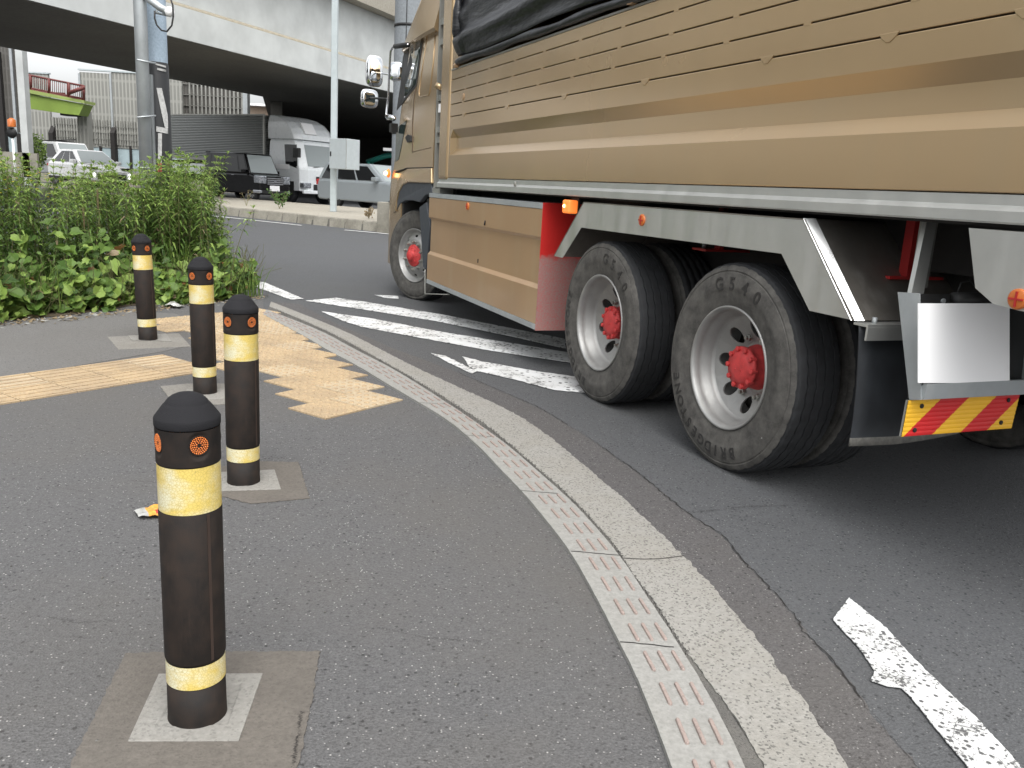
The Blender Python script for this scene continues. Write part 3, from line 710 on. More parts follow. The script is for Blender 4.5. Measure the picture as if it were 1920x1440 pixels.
def wheel_rear():
    w = empty('wheel', (0, 0, 0)); w.parent = truck
    t = tyre_mesh(); sharp(fixn(t.build('tyre', [M['tyre'], M['tread']], w)))
    mb = MB()
    mb.lathe([(.288, -.045), (.3035, -.018), (.3045, -.010), (.300, -.006), (.293, -.009), (.286, -.022), (.283, -.045), (.281, -.070), (.270, -.082), (.268, -.110), (.262, -.118), (.258, -.125), (.254, -.128)], 96, RX)
    fn = lambda r_: -.128-(.254-r_)*.52
    holed_ring(mb, fn, .125, .254, 8, .192, .043, .034)
    mb.lathe([(.126, fn(.125)), (.05, fn(.125)-.004)], 48, RX)
    mb.lathe([(.254, -.140), (.262, -.26)], 64, RX)
    fixn(mb.build('rim', M['alu'], w))
    for k in range(8):
        n_ = MB(); a = 2*math.pi*(k+.5)/8; n_.lathe([(.016, 0), (.016, .018), (.010, .020), (.010, .034)], 6, RX @ Matrix.Translation((.150*math.cos(a), .150*math.sin(a), fn(.15))), 0, False, cap1=True); n_.build('wheel_nut', M['steeldull'], w)
    h = MB(); h.lathe([(.118, -.215), (.108, -.175), (.100, -.150), (.098, -.118), (.104, -.116), (.104, -.098), (.082, -.096), (.078, -.088), (.045, -.082), (.001, -.081)], 48, RX)
    for k in range(10):
        a = 2*math.pi*k/10; h.lathe([(.0135, -.12), (.0135, -.084), (.008, -.082)], 6, RX @ Matrix.Translation((.094*math.cos(a), .094*math.sin(a), 0)), 0, False, cap1=True)
    for q in ((.02, .01), (-.02, .01)): h.ico(RX @ Vector((q[0], q[1], -.081)), .004)
    h.build('hub', M['red'], w)
    return w
def dual_inner(parent, off):
    t = tyre_mesh(seed=3); o = fixn(t.build('inner_tyre', [M['tyre'], M['tread']], parent)); o.location = (0, off, 0)
    mb = MB(); mb.lathe([(.288, -.02), (.300, -.01), (.285, -.02), (.27, -.08), (.26, -.20), (.285, -.25)], 48, RX); q = mb.build('inner_rim', M['steeldull'], parent); q.location = (0, off, 0)
wr_ = wheel_rear(); wr_.location = (.215, -.012, TR-.010); wr_.rotation_euler = (0, 0, 0)
hm = [o for o in kids(wr_) if o.name.startswith(('hub', 'rim', 'wheel_nuts'))]
dual_inner(wr_, -.325)
w1 = copy_tree(wr_, truck); w1.location = (1.56, -.012, TR-.010); 
for o in kids(w1):
    if o.name.startswith(('hub', 'rim', 'wheel_nut')): o.rotation_euler = (0, R(17), 0)
letters('G540', .408, R(-15), R(14), .088, .0035, wr_); letters('BRIDGESTONE', .412, R(160), R(9.2), .074, .0035, wr_)
letters('G540', .408, R(8), R(14), .088, .0035, w1); letters('BRIDGESTONE', .412, R(196), R(9.2), .074, .0035, w1)
MB().box(-.013, .013, .001, .0035, .0, .0035).build('crayon_mark', M['tape'], wr_).location = (-.33, 0, -.255)
for x in (.215, 1.56):   # right-hand side wheels
    w = empty('wheel', (x, -2.45, TR-.010)); w.parent = truck
    o = fixn(tyre_mesh(seed=5).build('tyre', [M['tyre'], M['tread']], w)); o.location = (0, .28, 0)
    o2 = o.copy(); o2.name = 'inner_tyre'; COL.objects.link(o2); o2.location = (0, .60, 0)
    MB().lathe([(.29, .0), (.28, .1), (.2, .12), (.05, .12)], 32, RX).build('rim', M['steeldull'], w)
def wheel_front():
    w = empty('wheel', (0, 0, 0)); w.parent = truck
    fixn(tyre_mesh().build('tyre', [M['tyre'], M['tread']], w))
    mb = MB(); mb.lathe([(.288, -.04), (.303, -.016), (.3045, -.008), (.299, -.004), (.292, -.008), (.284, -.025), (.272, -.045), (.262, -.055), (.252, -.060), (.246, -.057)], 96, RX)
    fn = lambda r_: -.057+(.246-r_)*.75 if r_ > .19 else -.015
    holed_ring(mb, fn, .190, .246, 8, .219, .013, .026, .006)
    mb.lathe([(.19, -.015), (.182, -.008), (.128, -.006), (.122, -.010)], 64, RX)
    fixn(mb.build('rim', M['alu'], w))
    for k in range(10):
        n_ = MB(); a = 2*math.pi*(k+.5)/10; T = RX @ Matrix.Translation((.156*math.cos(a), .156*math.sin(a), -.007))
        n_.lathe([(.021, 0), (.021, .008), (.0165, .009), (.0165, .026), (.010, .028), (.010, .040)], 6, T, 0, False, cap1=True); n_.build('wheel_nut', M['steeldull'], w)
    h = MB(); h.lathe([(.126, -.02), (.124, -.001), (.112, .006), (.098, .008), (.090, .016), (.060, .030), (.056, .034), (.054, .058), (.046, .064), (.001, .066)], 48, RX)
    for k in range(8):
        a = 2*math.pi*k/8; h.lathe([(.010, .01), (.010, .026), (.006, .028)], 6, RX @ Matrix.Translation((.078*math.cos(a), .078*math.sin(a), 0)), 0, False, cap1=True)
    h.build('hub', M['red'], w)
    return w
wf = wheel_front(); STE = R(21)
c_ = LP(775, 486, -.10); wf.location = (c_.x, c_.y+.0, TR-.012); wf.rotation_euler = (0, 0, STE)
wf2 = empty('wheel', (c_.x, -2.30, TR-.012)); wf2.parent = truck; wf2.rotation_euler = (0, 0, STE)
fixn(tyre_mesh().build('tyre', [M['tyre'], M['tread']], wf2))

# ---- chassis
mb = MB(); mb.box(-1.9, 6.2, -.72, -.62, .78, 1.06); mb.box(-1.9, 6.2, -1.80, -1.70, .78, 1.06)
for x in (-1.6, -.5, .9, 2.3, 3.6, 5.0): mb.box(x, x+.1, -1.70, -.72, .82, 1.02)
mb.box(-1.9, 5.02, -.50, -.44, 1.06, 1.26); mb.box(-1.9, 5.02, -1.95, -1.89, 1.06, 1.26)
for x in (.215, 1.56):
    mb.tube([(x, -.15, .50), (x, -2.3, .50)], .085, 16); mb.ico((x, -1.2, .52), .24, 0, 2)
    mb.box(x-.45, x+.45, -.82, -.74, .62, .70)
mb.tube([(c_.x, -.2, .46), (c_.x, -2.2, .46)], .06, 12)
mb.box(2.5, 5.3, -1.9, -.55, .45, .78)
mb.build('chassis', M['chassisblk'], truck)
mb = MB(); mb.box(-1.9, 5.04, -2.40, -.02, 1.262, 1.275); mb.box(-1.9, 5.04, -2.42, -.30, 1.275, 1.36)
mb.build('cargo_floor', M['chassisblk'], truck)
for x in (.9, -.42, -1.5):
    b_ = MB(); b_.box(x-.04, x+.005, -.40, -.37, 1.03, 1.26); b_.box(x-.04, x+.09, -.58, -.28, 1.018, 1.03); b_.build('red_bracket', M['redchassis'], truck)
    MB().tube([(x+.05, -.33, 1.03), (x+.05, -.33, 1.06)], .012, 6).build('bolt', M['galv'], truck)
# ---- cargo side
XR = -2.15
def rings(xs):
    out = []
    for x, rec in xs:
        d = .042 if rec else 0.0
        prof = [(0, 1.368), (0, 1.572), (-d, 1.634), (-d, 1.728), (0, 1.802), (0, 1.916), (-.05, 1.916), (-.05, 1.368)]
        out.append([(x, y, z) for y, z in prof])
    return out
mb = MB(); mb.loft(rings([(4.755, 0), (4.715, 0), (4.645, 1), (XR, 1)])); gate = fixn(mb.build('side_gate', M['gold'], truck, bevel=.004))
for z in (1.916,):
    pass
backing = boxp('gate_backing', XR, 4.75, -.06, -.022, 1.90, 2.33, M['chassisblk'], truck)
zs = [1.922, 2.024, 2.030, 2.130, 2.136, 2.240, 2.246, 2.326]
for a, b in zip(zs[::2], zs[1::2]): boxp('side_board', XR, 4.755, -.03, 0, a, b, M['gold'], truck, .003)
boxp('gate_cap', XR, 4.755, -.05, .004, 2.327, 2.341, M['steeldull'], truck, .002)
for z, xs in ((1.919, (4.35, 3.3, 2.25, 1.2, .15, -.55, -1.1)),):
    for x in xs:
        mb = MB(); mb.prism([(x-.048, .003, z+.010), (x+.048, .003, z+.010), (x+.035, .003, z-.006), (x+.010, .003, z-.024), (x-.010, .003, z-.024), (x-.035, .003, z-.006)], (0, -.008, 0)); fixn(mb.build('gate_hinge', M['gold'], truck, .002))
for z in (2.027, 2.133, 2.243):
    for k in range(11):
        x = 4.2-k*.56+(z*7 % .2); boxp('board_clip', x-.022, x+.022, -.01, .0015, z-.006, z+.006, M['gold'], truck)
MB().lathe([(.03, 0), (.03, .004), (.02, .006)], 16, Matrix.Translation((4.38, 0, 2.07)) @ RX, 0, True, cap1=True).build('gate_latch', M['golddull'], truck)
# front post and upper frame
mb = MB(); mb.box(4.76, 5.05, -.30, .012, 1.345, 3.75); mb.build('corner_post', M['gold'], truck, .03)
mb = MB(); mb.box(4.50, 4.758, -.03, -.004, 2.342, 3.75); mb.build('upper_frame', M['gold'], truck, .01)
boxp('cargo_front_wall', 4.95, 5.03, -2.44, -.31, 1.36, 3.75, M['gold'], truck, .01)
boxp('cargo_top_rail', XR, 4.76, -.08, .0, 3.62, 3.75, M['gold'], truck, .01)
boxp('cargo_roof', XR, 5.0, -2.44, -.09, 3.60, 3.66, M['tarp'], truck)
boxp('cargo_far_side', XR, 4.94, -2.45, -2.41, 1.37, 3.62, M['gold'], truck)
boxp('rear_door', XR-.04, XR-.002, -2.44, -.01, 1.37, 3.62, M['gold'], truck)
# tarpaulin: sheet with folds and a rolled hem
mb = MB(); nx_, nz_ = 150, 40; vs = []
x0, x1 = 4.50, XR
for j in range(nz_+1):
    for i in range(nx_+1):
        u = i/nx_; v = j/nz_; x = x0+(x1-x0)*u; z = 2.42+1.2*v-.02*math.sin(u*14)*(1-v)
        y = .012+.022*math.sin(v*9+u*11)*math.exp(-v*1.2)+.008*math.sin(v*23-u*18+2*math.sin(u*7))+.004*math.sin(u*50+v*6)*math.exp(-v*3)+.045*math.exp(-((v-.12-.10*u)/.045)**2)
        if u < .03: y += .02*math.sin(v*30); 
        vs.append((x, y+.01, z))
mb.add(vs, [(j*(nx_+1)+i, j*(nx_+1)+i+1, (j+1)*(nx_+1)+i+1, (j+1)*(nx_+1)+i) for j in range(nz_) for i in range(nx_)], 0, True)
o = mb.build('tarpaulin', M['tarp'], truck)
s_m = o.modifiers.new('s', 'SOLIDIFY'); s_m.thickness = .004
pts = [(x0+.03+(x1-x0)*k/60, .018+.004*math.sin(k*.5), 2.378+.005*math.sin(k*.6)) for k in range(61)]
MB().tube(pts, [.028+.004*math.sin(k*.9) for k in range(61)], 10).build('tarpaulin_hem', M['tarp'], truck)
pts = [(4.52, .03, 2.95), (4.505, .04, 2.80), (4.50, .035, 2.62), (4.505, .03, 2.48)]
MB().tube(pts, [.02, .045, .055, .02], 10).build('tarpaulin_fold', M['tarp'], truck)
MB().tube([(4.53, .01, 2.355), (4.60, .02, 2.352)], .022, 10).build('hem_bar_end', M['golddull'], truck)
p = LP(1176, 40, .04)
mb = MB(); mb.box(p.x-.03, p.x+.03, 0, .035, 2.343, 2.372); mb.box(p.x-.10, p.x+.0, .015, .05, 2.372, 2.392); mb.tube([(p.x-.09, .05, 2.38), (p.x-.11, .06, 2.44), (p.x-.09, .07, 2.50), (p.x-.12, .07, 2.56)], .012, 8); mb.build('tarpaulin_lever', M['golddull'], truck)
# bottom rail (two steps of steel)
mb = MB(); mb.loft([[(x, y, z) for y, z in ((-.06, 1.272), (.012, 1.272), (.016, 1.278), (.016, 1.312), (.006, 1.322), (-.004, 1.330), (-.004, 1.364), (-.06, 1.364))] for x in (5.05, XR)]); fixn(mb.build('floor_rail', M['steel'], truck))
MB().tube([(3.0, .012, 1.335), (3.0, .02, 1.335)], .02, 8).build('rail_bolt', M['steeldull'], truck)

# ---- ladder frame between cab and body
mb = MB(); mb.box(5.085, 5.115, -.09, -.03, 1.24, 3.4); mb.box(5.285, 5.315, -.09, -.03, 1.24, 3.4)
for z in (1.27, 1.70, 1.80, 2.10, 2.62, 2.80): mb.box(5.115, 5.285, -.09, -.04, z, z+.055)
mb.box(5.06, 5.34, -.20, -.02, 1.215, 1.26); mb.build('gap_frame', M['steeldull'], truck)
MB().tube([(5.18, -.03, 2.24), (5.18, -.01, 2.20)], .05, 14).build('gap_fitting', M['gold'], truck)
MB().box(5.125, 5.25, -.07, -.035, 1.99, 2.07).build('gap_plate', M['white'], truck)
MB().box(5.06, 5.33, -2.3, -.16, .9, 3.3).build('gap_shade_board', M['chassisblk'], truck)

# ---- side box
BX0, BX1 = 2.48, 5.34
prof = [(0, .340), (0, .598), (-.028, .628), (-.028, .948), (0, .972), (0, 1.168), (-.40, 1.168), (-.40, .340)]
fixn(MB().loft([[(x, y, z) for y, z in prof] for x in (BX0+.006, BX1)]).build('side_box', M['golddull'], truck, bevel=.003))
boxp('box_trim', BX0+.004, BX1, -.40, .004, 1.170, 1.212, M['galv'], truck, .002)
boxp('box_trim', BX0+.004, BX1, -.40, .004, .298, .338, M['galv'], truck, .002)
boxp('box_end_panel', BX0-.006, BX0+.002, -.62, .003, .294, 1.215, M['redside'], truck)
def refl(x, z, y=.0, name='side_reflector'):
    T = Matrix.Translation((x, y, z)) @ RX
    w = MB(); w.lathe([(.033, 0), (.033, .009), (.028, .012), (.001, .014)], 20, T); w.box(x-.024, x+.024, y+.012, y+.017, z-.003, z+.003, 1); w.box(x-.003, x+.003, y+.012, y+.0172, z-.024, z+.024, 1); w.build(name, [M['orange_refl'], M['redchassis']], truck)
refl(4.12, 1.125); refl(1.09, 1.165)
p = LP(910, 418); mb = MB(); mb.tube([(p.x, .002, p.z+.02), (p.x, .008, p.z-.02)], .007, 6); mb.build('box_latch', M['chassisblk'], truck)
p = LP(891, 489); mb = MB(); mb.tube([(p.x, -.026, p.z+.016), (p.x, -.026, p.z-.016)], .006, 6); mb.build('box_latch', M['chassisblk'], truck)
# dark splash flap and step behind the front wheel
f4 = [LP(x, y, -.03) for x, y in ((786, 389), (799, 379), (806, 425), (798, 505), (793, 500))]
plate('wheel_flap', f4, .05, M['blackpl'], truck, .004)
boxp('cab_step', 5.38, 5.60, -.45, -.05, .30, 1.15, M['black'], truck)
pts = [LP(797, 505, -.02), LP(797, 551, -.02), LP(842, 552, -.05)]; MB().tube([tuple(q) for q in pts], .006, 8).build('guard_wire', M['steeldull'], truck)
# lit amber side lamp
lx = 2.06; b_ = MB(); b_.box(lx-.050, lx+.050, -.045, .028, 1.158, 1.246); l_ = b_.build('side_lamp', M['lampon'], truck, .012)
MB().ico((lx+.012, .0275, 1.205), .012).build('bulb_glow', M['bulb'], l_); MB().box(lx-.055, lx+.055, -.055, -.043, 1.15, 1.262).build('lamp_bracket', M['black'], l_)

# ---- rear mudguard (folded steel sheet)
outer = [(2.235, .86), (1.835, 1.236), (-.235, 1.236), (-.585, .868)]; inner = [(-.335, .868), (-.115, 1.085), (1.845, 1.078), (2.095, .86)]
pts = [(x, .004, z) for x, z in outer+inner]
def guardface():
    o4, i4 = outer, inner[::-1]; mb = MB()
    for k in range(3):
        a, b, c, d = o4[k], o4[k+1], i4[k+1], i4[k]
        mb.prism([(q[0], .006, q[1]) for q in (a, b, c, d)], (0, -.004, 0))
    return mb
mb = MB(); n8 = len(pts); a = [Vector(p) for p in pts]; b = [q-Vector((0, .004, 0)) for q in a]
quads = [(0, 1, 6, 7), (1, 2, 5, 6), (2, 3, 4, 5)]
mb.add(a+b, quads+[tuple(8+i for i in q)[::-1] for q in quads]+[(i, (i+1) % 8, 8+(i+1) % 8, 8+i) for i in range(8)])
fixn(mb.build('mudguard_skirt', M['steel'], truck))
rn = []
for y in (.006, -.66):
    rn.append([(x, y, z) for x, z in ((2.235, .86), (1.835, 1.240), (-.235, 1.240), (-.585, .868), (-.581, .865), (-.233, 1.235), (1.833, 1.235), (2.230, .857))])
fixn(MB().loft(rn).build('mudguard_sheet', M['sheetdark'] if 'sheetdark' in M else M['steel'], truck))
# folded edge along the rear slant, sky reflection put into its pale colour
ed = [Vector((-.215, .0065, 1.241)), Vector((-.258, .0065, 1.241)), Vector((-.600, .0065, .868)), Vector((-.562, .0065, .868))]
mb = MB(); mb.add([(-.228, .0085, 1.242), (-.578, .0085, .866), (-.606, -.034, .869), (-.256, -.034, 1.245)], [(0, 1, 2, 3)]); mb.build('mudguard_edge', M['edge'], truck)
mb = MB(); mb.box(-.66, -.585, -.62, .0, .852, .862); mb.box(-.662, -.652, -.62, .0, .800, .852)
mb.build('flap_rail', M['steel'], truck)
for y in (-.07, -.22): MB().tube([(-.62, y, .86), (-.62, y, .885)], .010, 6).build('bolt', M['galv'], truck)
ns = 14; vs = []
for k in range(ns+1):
    v = k/ns; z = .852-.482*v; bow = .05*math.sin(v*1.7)
    for i in range(9):
        u = i/8; y = .0-.60*u; vs.append((-.612-bow*.6-.02*math.sin(u*3)*v, y-.012*math.sin(v*2.0)*(1-u)+.0*v, z+(.035*max(0, u-.4)*v)))
mb = MB().add(vs, [(k*9+i, k*9+i+1, (k+1)*9+i+1, (k+1)*9+i) for k in range(ns) for i in range(8)], 0, True)
for k in range(ns*8):
    if k//8 == ns-1: mb.m[k] = 1
o = mb.build('mud_flap', [M['flap'], M['flapdirt']], truck); o.modifiers.new('s', 'SOLIDIFY').thickness = .006
# ---- number plate bracket with warning board
strut = [LX(1741, 414, -.72), LX(1759, 414, -.72), LX(1733, 549, -.72), LX(1710, 549, -.72)]
strut = [Vector((q.x, q.y, q.z)) for q in (LX(1738, 414, -.74), LX(1757, 414, -.74), LX(1732, 551, -.80), LX(1709, 551, -.80))]
plate('bracket_strut', [tuple(q) for q in strut], .02, M['steel'], truck, axis='x')
boxp('bracket_strut', -.60, -.585, -.34, -.26, 1.0, 1.27, M['steeldull'], truck)
fr = [(-.775, 0, 1.004), (-.872, 0, 1.012), (-.955, 0, .640), (-.905, 0, .628)]
br = empty('plate_bracket', (0, 0, 0)); br.parent = truck
plate('bracket_side', fr, .006, M['galv'], br)
back = [(-.868, -.004, 1.008), (-.868, -.58, 1.008), (-.905, -.58, .630), (-.905, -.004, .630)]
plate('bracket_back', back, .012, M['black'], br, axis='x')
mb = MB(); mb.prism([(-.908, -.006, .642), (-.962, -.006, .642), (-.966, -.006, .700), (-.952, -.006, .700)], (0, -.574, 0)); fixn(mb.build('bracket_lip', M['galv'], br))
mb = MB(); mb.prism([(-.870, -.574, 1.0), (-.925, -.574, .985), (-.965, -.574, .70), (-.905, -.574, .64)], (0, -.006, 0)); fixn(mb.build('bracket_side', M['galv'], br))
mb = MB(); mb.tube([(-.885, -.16, .99), (-.885, -.37, .99)], .03, 14); mb.build('lamp_housing', M['black'], br)
MB().tube([(-.86, -.20, 1.01), (-.86, -.21, 1.05), (-.86, -.25, 1.06), (-.86, -.30, 1.03), (-.86, -.31, 1.0)], .003, 6).build('wire', M['black'], br)
q = [LX(1722, 569, -.93), LX(1893, 569, -.93), LX(1893, 718, -.965), LX(1722, 718, -.965)]
o = plate('number_plate', [tuple(v) for v in q], .004, M['white'], br, axis='x')
# warning board, five diagonal bands
A0 = LX(1703, 751, -.91); A1 = LX(1912, 739, -.91); A2 = LX(1896, 803, -.92); A3 = LX(1690, 819, -.92)
mb = MB(); N = 120
def bd(u, v): return A0.lerp(A1, u).lerp(A3.lerp(A2, u), v)
NU, NV = 210, 48; vs = []
for j in range(NV+1):
    for i in range(NU+1):
        p = bd(i/NU, j/NV); vs.append((p.x-.0012*abs(math.sin(j/NV*math.pi*8)), p.y, p.z))
fs = []; mis = []
for j in range(NV):
    for i in range(NU):
        u = (i+.5)/NU*.57; v = (j+.5)/NV*.139; w_ = (i+.5)/NU-.265*(1-(j+.5)/NV)
        mis.append(1 if (0.015 < w_ < .265) or (.52 < w_ < .765) else 0); fs.append((j*(NU+1)+i, (j+1)*(NU+1)+i, (j+1)*(NU+1)+i+1, j*(NU+1)+i+1))
mb.v = vs; mb.f = fs; mb.m = mis; mb.sm = [False]*len(fs)
wb = mb.build('warning_board', [M['yellow'], M['hazred']], br)
plate('board_backing', [tuple(q+Vector((.003, 0, 0))) for q in (A0, A1, A2, A3)], .008, M['steeldull'], wb, axis='x')
for u, v in ((.12, .17), (.10, .83), (.90, .15), (.88, .80)):
    p = bd(u, v); MB().lathe([(.009, 0), (.009, .004), (.005, .006)], 8, Matrix.Translation((p.x-.001, p.y, p.z)) @ Matrix.Rotation(R(-90), 4, 'Y'), 0, False, cap1=True).build('bolt', M['chassisblk'], wb)
MB().lathe([(.010, 0), (.010, .006)], 8, Matrix.Translation((-.872, -.12, .985)) @ Matrix.Rotation(R(-90), 4, 'Y'), 0, False, cap1=True).build('bolt', M['galv'], br)
# rear steel skirt at the picture's right edge
p_ = [(-1.035, .008, 1.252), (-1.10, .008, 1.060), (-1.175, .008, 1.018), (-1.27, .008, 1.010), (-1.75, .008, 1.00), (-1.9, .008, 1.25)]
plate('rear_skirt', p_, .005, M['steel'], truck); refl(-1.262, 1.045, .008)
plate('rear_skirt_return', [(-1.035, .002, 1.252), (-1.10, .002, 1.060), (-1.10, -.5, 1.060), (-1.035, -.5, 1.252)], .003, M['steeldull'], truck, axis='x')

# ---- cab
def lerpt(z, T):
    if z <= T[0][0]: return T[0][1]
    for (a, b), (c, d) in zip(T, T[1:]):
        if z <= c: return b+(d-b)*(z-a)/(c-a)
    return T[-1][1]
CY = [(.3, -.02), (1.3, -.02), (1.45, -.03), (1.6, -.03), (2.16, -.04), (2.7, -.07), (3.2, -.12)]
CK = [(.3, .03), (1.3, .03), (1.6, .06), (2.16, .10), (2.8, .12)]
CX = [(.3, 7.50), (1.2, 7.47), (1.6, 7.38), (2.16, 7.28), (2.8, 7.12), (3.2, 7.0)]
def cyz(z, x=5.36):
    t = max(0, min(1, (x-5.36)/1.8)); return lerpt(z, CY)-lerpt(z, CK)*t*t
def cabring(z, xb, grow=0, rad=.32, xf=None):
    x1 = (xf or lerpt(z, CX))+grow; y = cyz(z, x1-rad)+grow; yr = -2.45-y; pts = [(xb+(x1-rad-xb)*q/5, cyz(z, xb+(x1-rad-xb)*q/5)+grow, z) for q in range(5)]
    for k in range(9):
        a = math.pi/2*k/8; pts.append((x1-rad+rad*math.sin(a), y-rad*.55+rad*.55*math.cos(a), z))
    for k in range(9):
        a = math.pi/2*k/8; pts.append((x1-rad+rad*math.cos(a), yr+rad*.55-rad*.55*math.sin(a), z))
    pts += [(xb+(x1-rad-xb)*q/5, -2.45-cyz(z, xb+(x1-rad-xb)*q/5)-grow, z) for q in range(4, -1, -1)]; return pts
XB = 5.36
mb = MB(); mb.loft([cabring(z, XB) for z in (1.33, 1.45, 1.6, 1.8, 2.0, 2.16, 2.4, 2.6, 2.78)], smooth=False)
cab = fixn(mb.build('cab', M['gold'], truck))
for p in cab.data.polygons: p.use_smooth = len(p.vertices) == 4
cab.data.set_sharp_from_angle(angle=R(40))
def CS(px, py, off=0.0):
    y = -.06
    for _ in range(20): p = LP(px, py, y); y = cyz(p.z, p.x)+off
    return p
def cabpatch(name, pix, off, th_, mat, parent=None, bevel=0):
    return plate(name, [tuple(CS(x, y, off)) for x, y in pix], th_, mat, parent or cab, bevel)
# lower part: bumper corner + fender ring
mb = MB(); mb.loft([cabring(z, 6.60, 0, .32) for z in (.32, .6, .9, 1.1, 1.335)]); bmp = fixn(mb.build('bumper', M['gold'], truck))
for p in bmp.data.polygons: p.use_smooth = len(p.vertices) == 4
bmp.data.set_sharp_from_angle(angle=R(40))
fen = [(745, 337), (753, 325), (763, 315.5), (808, 314.5), (808, 344), (764, 342), (754, 347), (747, 360), (743, 378), (741.5, 396), (736, 400), (737, 372)]
cabpatch('fender', fen, .018, .06, M['gold'], cab, .012)
inn = [(743, 396), (744, 376), (748, 358), (755, 345.5), (764, 342.5), (808, 344), (810, 362), (797, 366), (786, 379), (772, 375.5), (760, 376), (750, 381.5), (745, 390)]
cabpatch('inner_fender', inn, .006, .05, M['blackpl'], cab, .006)
boxp('wheel_arch_liner', 6.53, 6.598, -2.3, -.045, .30, 1.32, M['black'], truck)
boxp('wheel_arch_liner', 5.38, 6.52, -.62, -.14, 1.18, 1.32, M['black'], truck)
cabpatch('seam', [(739, 322), (763, 314.2), (808, 313.2), (808, 314.6), (763, 315.6), (740, 324)], .0185, .02, M['chassisblk'])
# door outline, sleeper panel, window
door = empty('door', (0, 0, 0)); door.parent = cab
cabpatch('seam', [(795.2, 66), (776.3, 178), (772.2, 232), (772.2, 286), (773.6, 286), (773.6, 232), (777.7, 178), (796.6, 66)], .003, .004, M['seamd'], door)
cabpatch('seam', [(772, 284.5), (808, 276), (808, 277.5), (772, 286)], .003, .004, M['seamd'], cab)
def outline(pix, w, off, mat, name, parent):
    P = [CS(x, y, off) for x, y in pix]; MB().tube([tuple(q) for q in P], w, 6).build(name, mat, parent)
outline([(801, 68), (790, 140), (785.5, 172), (786, 179.5), (789, 181.5), (804, 178), (806, 172), (812, 120), (816, 66)], .006, .001, M['gold'], 'sleeper_panel_bead', cab)
outline([(805, 60), (811, 53), (818, 50)], .005, .001, M['gold'], 'roof_bead', cab)
win = [(791.5, 66), (788, 92), (783, 130), (779.5, 160), (764.4, 178), (745, 204.5), (748, 185), (752, 160), (757, 110), (761, 91), (773, 76)]
cabpatch('window_frame', [(793.5, 63), (790, 92), (785, 131), (781, 161), (765, 180.5), (743.5, 207), (746.5, 185), (750.5, 160), (755, 110), (759.5, 90), (772, 74)], .004, .006, M['black'], door)
wg = cabpatch('window', [(790.5, 69), (787, 92), (782, 130), (778, 158), (763, 176), (749, 197), (752, 180), (755.5, 155), (760, 112), (764, 94), (775, 79)], .007, .004, M['glass'], door)
outline([(763, 92), (775, 78.5), (789, 70)], .014, .02, M['chrome'], 'rain_visor', door)
cabpatch('lower_window', [(762, 226), (757, 250), (752, 275), (747, 299), (741, 303), (741.5, 275), (743, 240)], .004, .005, M['glass'], door)
hd = cabpatch('handle', [(759, 258), (764, 252), (770, 255), (770, 265), (763, 267)], .02, .02, M['black'], door, .003)
# roof deflector
mb = MB(); rg = []
for z, xf, g_ in ((2.772, 7.20, .05), (2.80, 7.24, .07), (2.86, 7.17, .06), (3.0, 7.0, .04), (3.2, 6.70, .02), (3.4, 6.35, .0), (3.55, 6.0, -.02)):
    rg.append(cabring(z, XB+.05, g_, .36, xf))
mb.loft(rg); dfl = fixn(mb.build('roof_deflector', M['gold'], truck))
for p in dfl.data.polygons: p.use_smooth = len(p.vertices) == 4
dfl.data.set_sharp_from_angle(angle=R(38))
# headlamp side lamp
p = CS(737, 328, .02); MB().ico((7.25, -.035, 1.40), .055, 0, 1, (.7, .5, 1)).build('turn_lamp', M['lampon'], truck); MB().ico((7.24, -.0, 1.40), .026).build('turn_bulb', M['bulb'], truck)
# windscreen (front) and grille so the cab reads from other sides
def front_pt(y, z): return (lerpt(z, CX)+.006, y, z)
plate('windscreen', [front_pt(-.35, 1.75), front_pt(-2.10, 1.75), front_pt(-2.08, 2.62), front_pt(-.37, 2.62)], .004, M['glass'], truck, axis='x')
plate('grille', [front_pt(-.5, .95), front_pt(-1.95, .95), front_pt(-1.95, 1.45), front_pt(-.5, 1.45)], .006, M['black'], truck, axis='x')
# mirrors on a chromed hoop
YM = -.02
def MPt(px, py, y=YM): return tuple(LP(px, py, y))
hoop = [MPt(765, 84), MPt(745, 86), MPt(737, 88), MPt(732.5, 96), MPt(730, 130), MPt(728, 180), MPt(724, 214), MPt(726, 223), MPt(740, 222)]
ms = empty('mirror_arm', (0, 0, 0)); ms.parent = truck
MB().tube(hoop, .013, 10).build('hoop', M['chrome'], ms)
MB().tube([MPt(741, 87), MPt(765, 84)], .028, 8).build('hoop_clamp', M['black'], ms)
MB().tube([MPt(726, 218), MPt(738, 222)], .03, 8).build('hoop_clamp', M['chrome'], ms)
MB().box(-.05, .05, -.04, .04, -.05, .05).build('camera_housing', M['black'], ms).location = MPt(738, 240, -.05)
def mirror(px, py, w_, h_, y, rot, name):
    c = Vector(MPt(px, py, y)); m_ = MB(); ring = []
    def rr(w, h, x, k=.35):
        pts = []
        for i in range(32):
            a = 2*math.pi*i/32; ca, sa = math.cos(a), math.sin(a); e = .55
            pts.append((x, w/2*math.copysign(abs(ca)**e, ca), h/2*math.copysign(abs(sa)**e, sa)))
        return pts
    m_.loft([rr(w_*.6, h_*.7, .075), rr(w_*.92, h_*.94, .045), rr(w_, h_, 0), rr(w_*.99, h_*.99, -.010), rr(w_*.93, h_*.95, -.010)], smooth=True)
    o = fixn(m_.build(name, M['chrome'], ms)); o.location = c; o.rotation_euler = (0, 0, rot)
    g_ = MB(); g_.loft([rr(w_*.93, h_*.95, -.0105), rr(w_*.6, h_*.6, -.0145), rr(w_*.05, h_*.05, -.016)], smooth=True); gg = fixn(g_.build('mirror_glass', M['mirror'], o)); return c
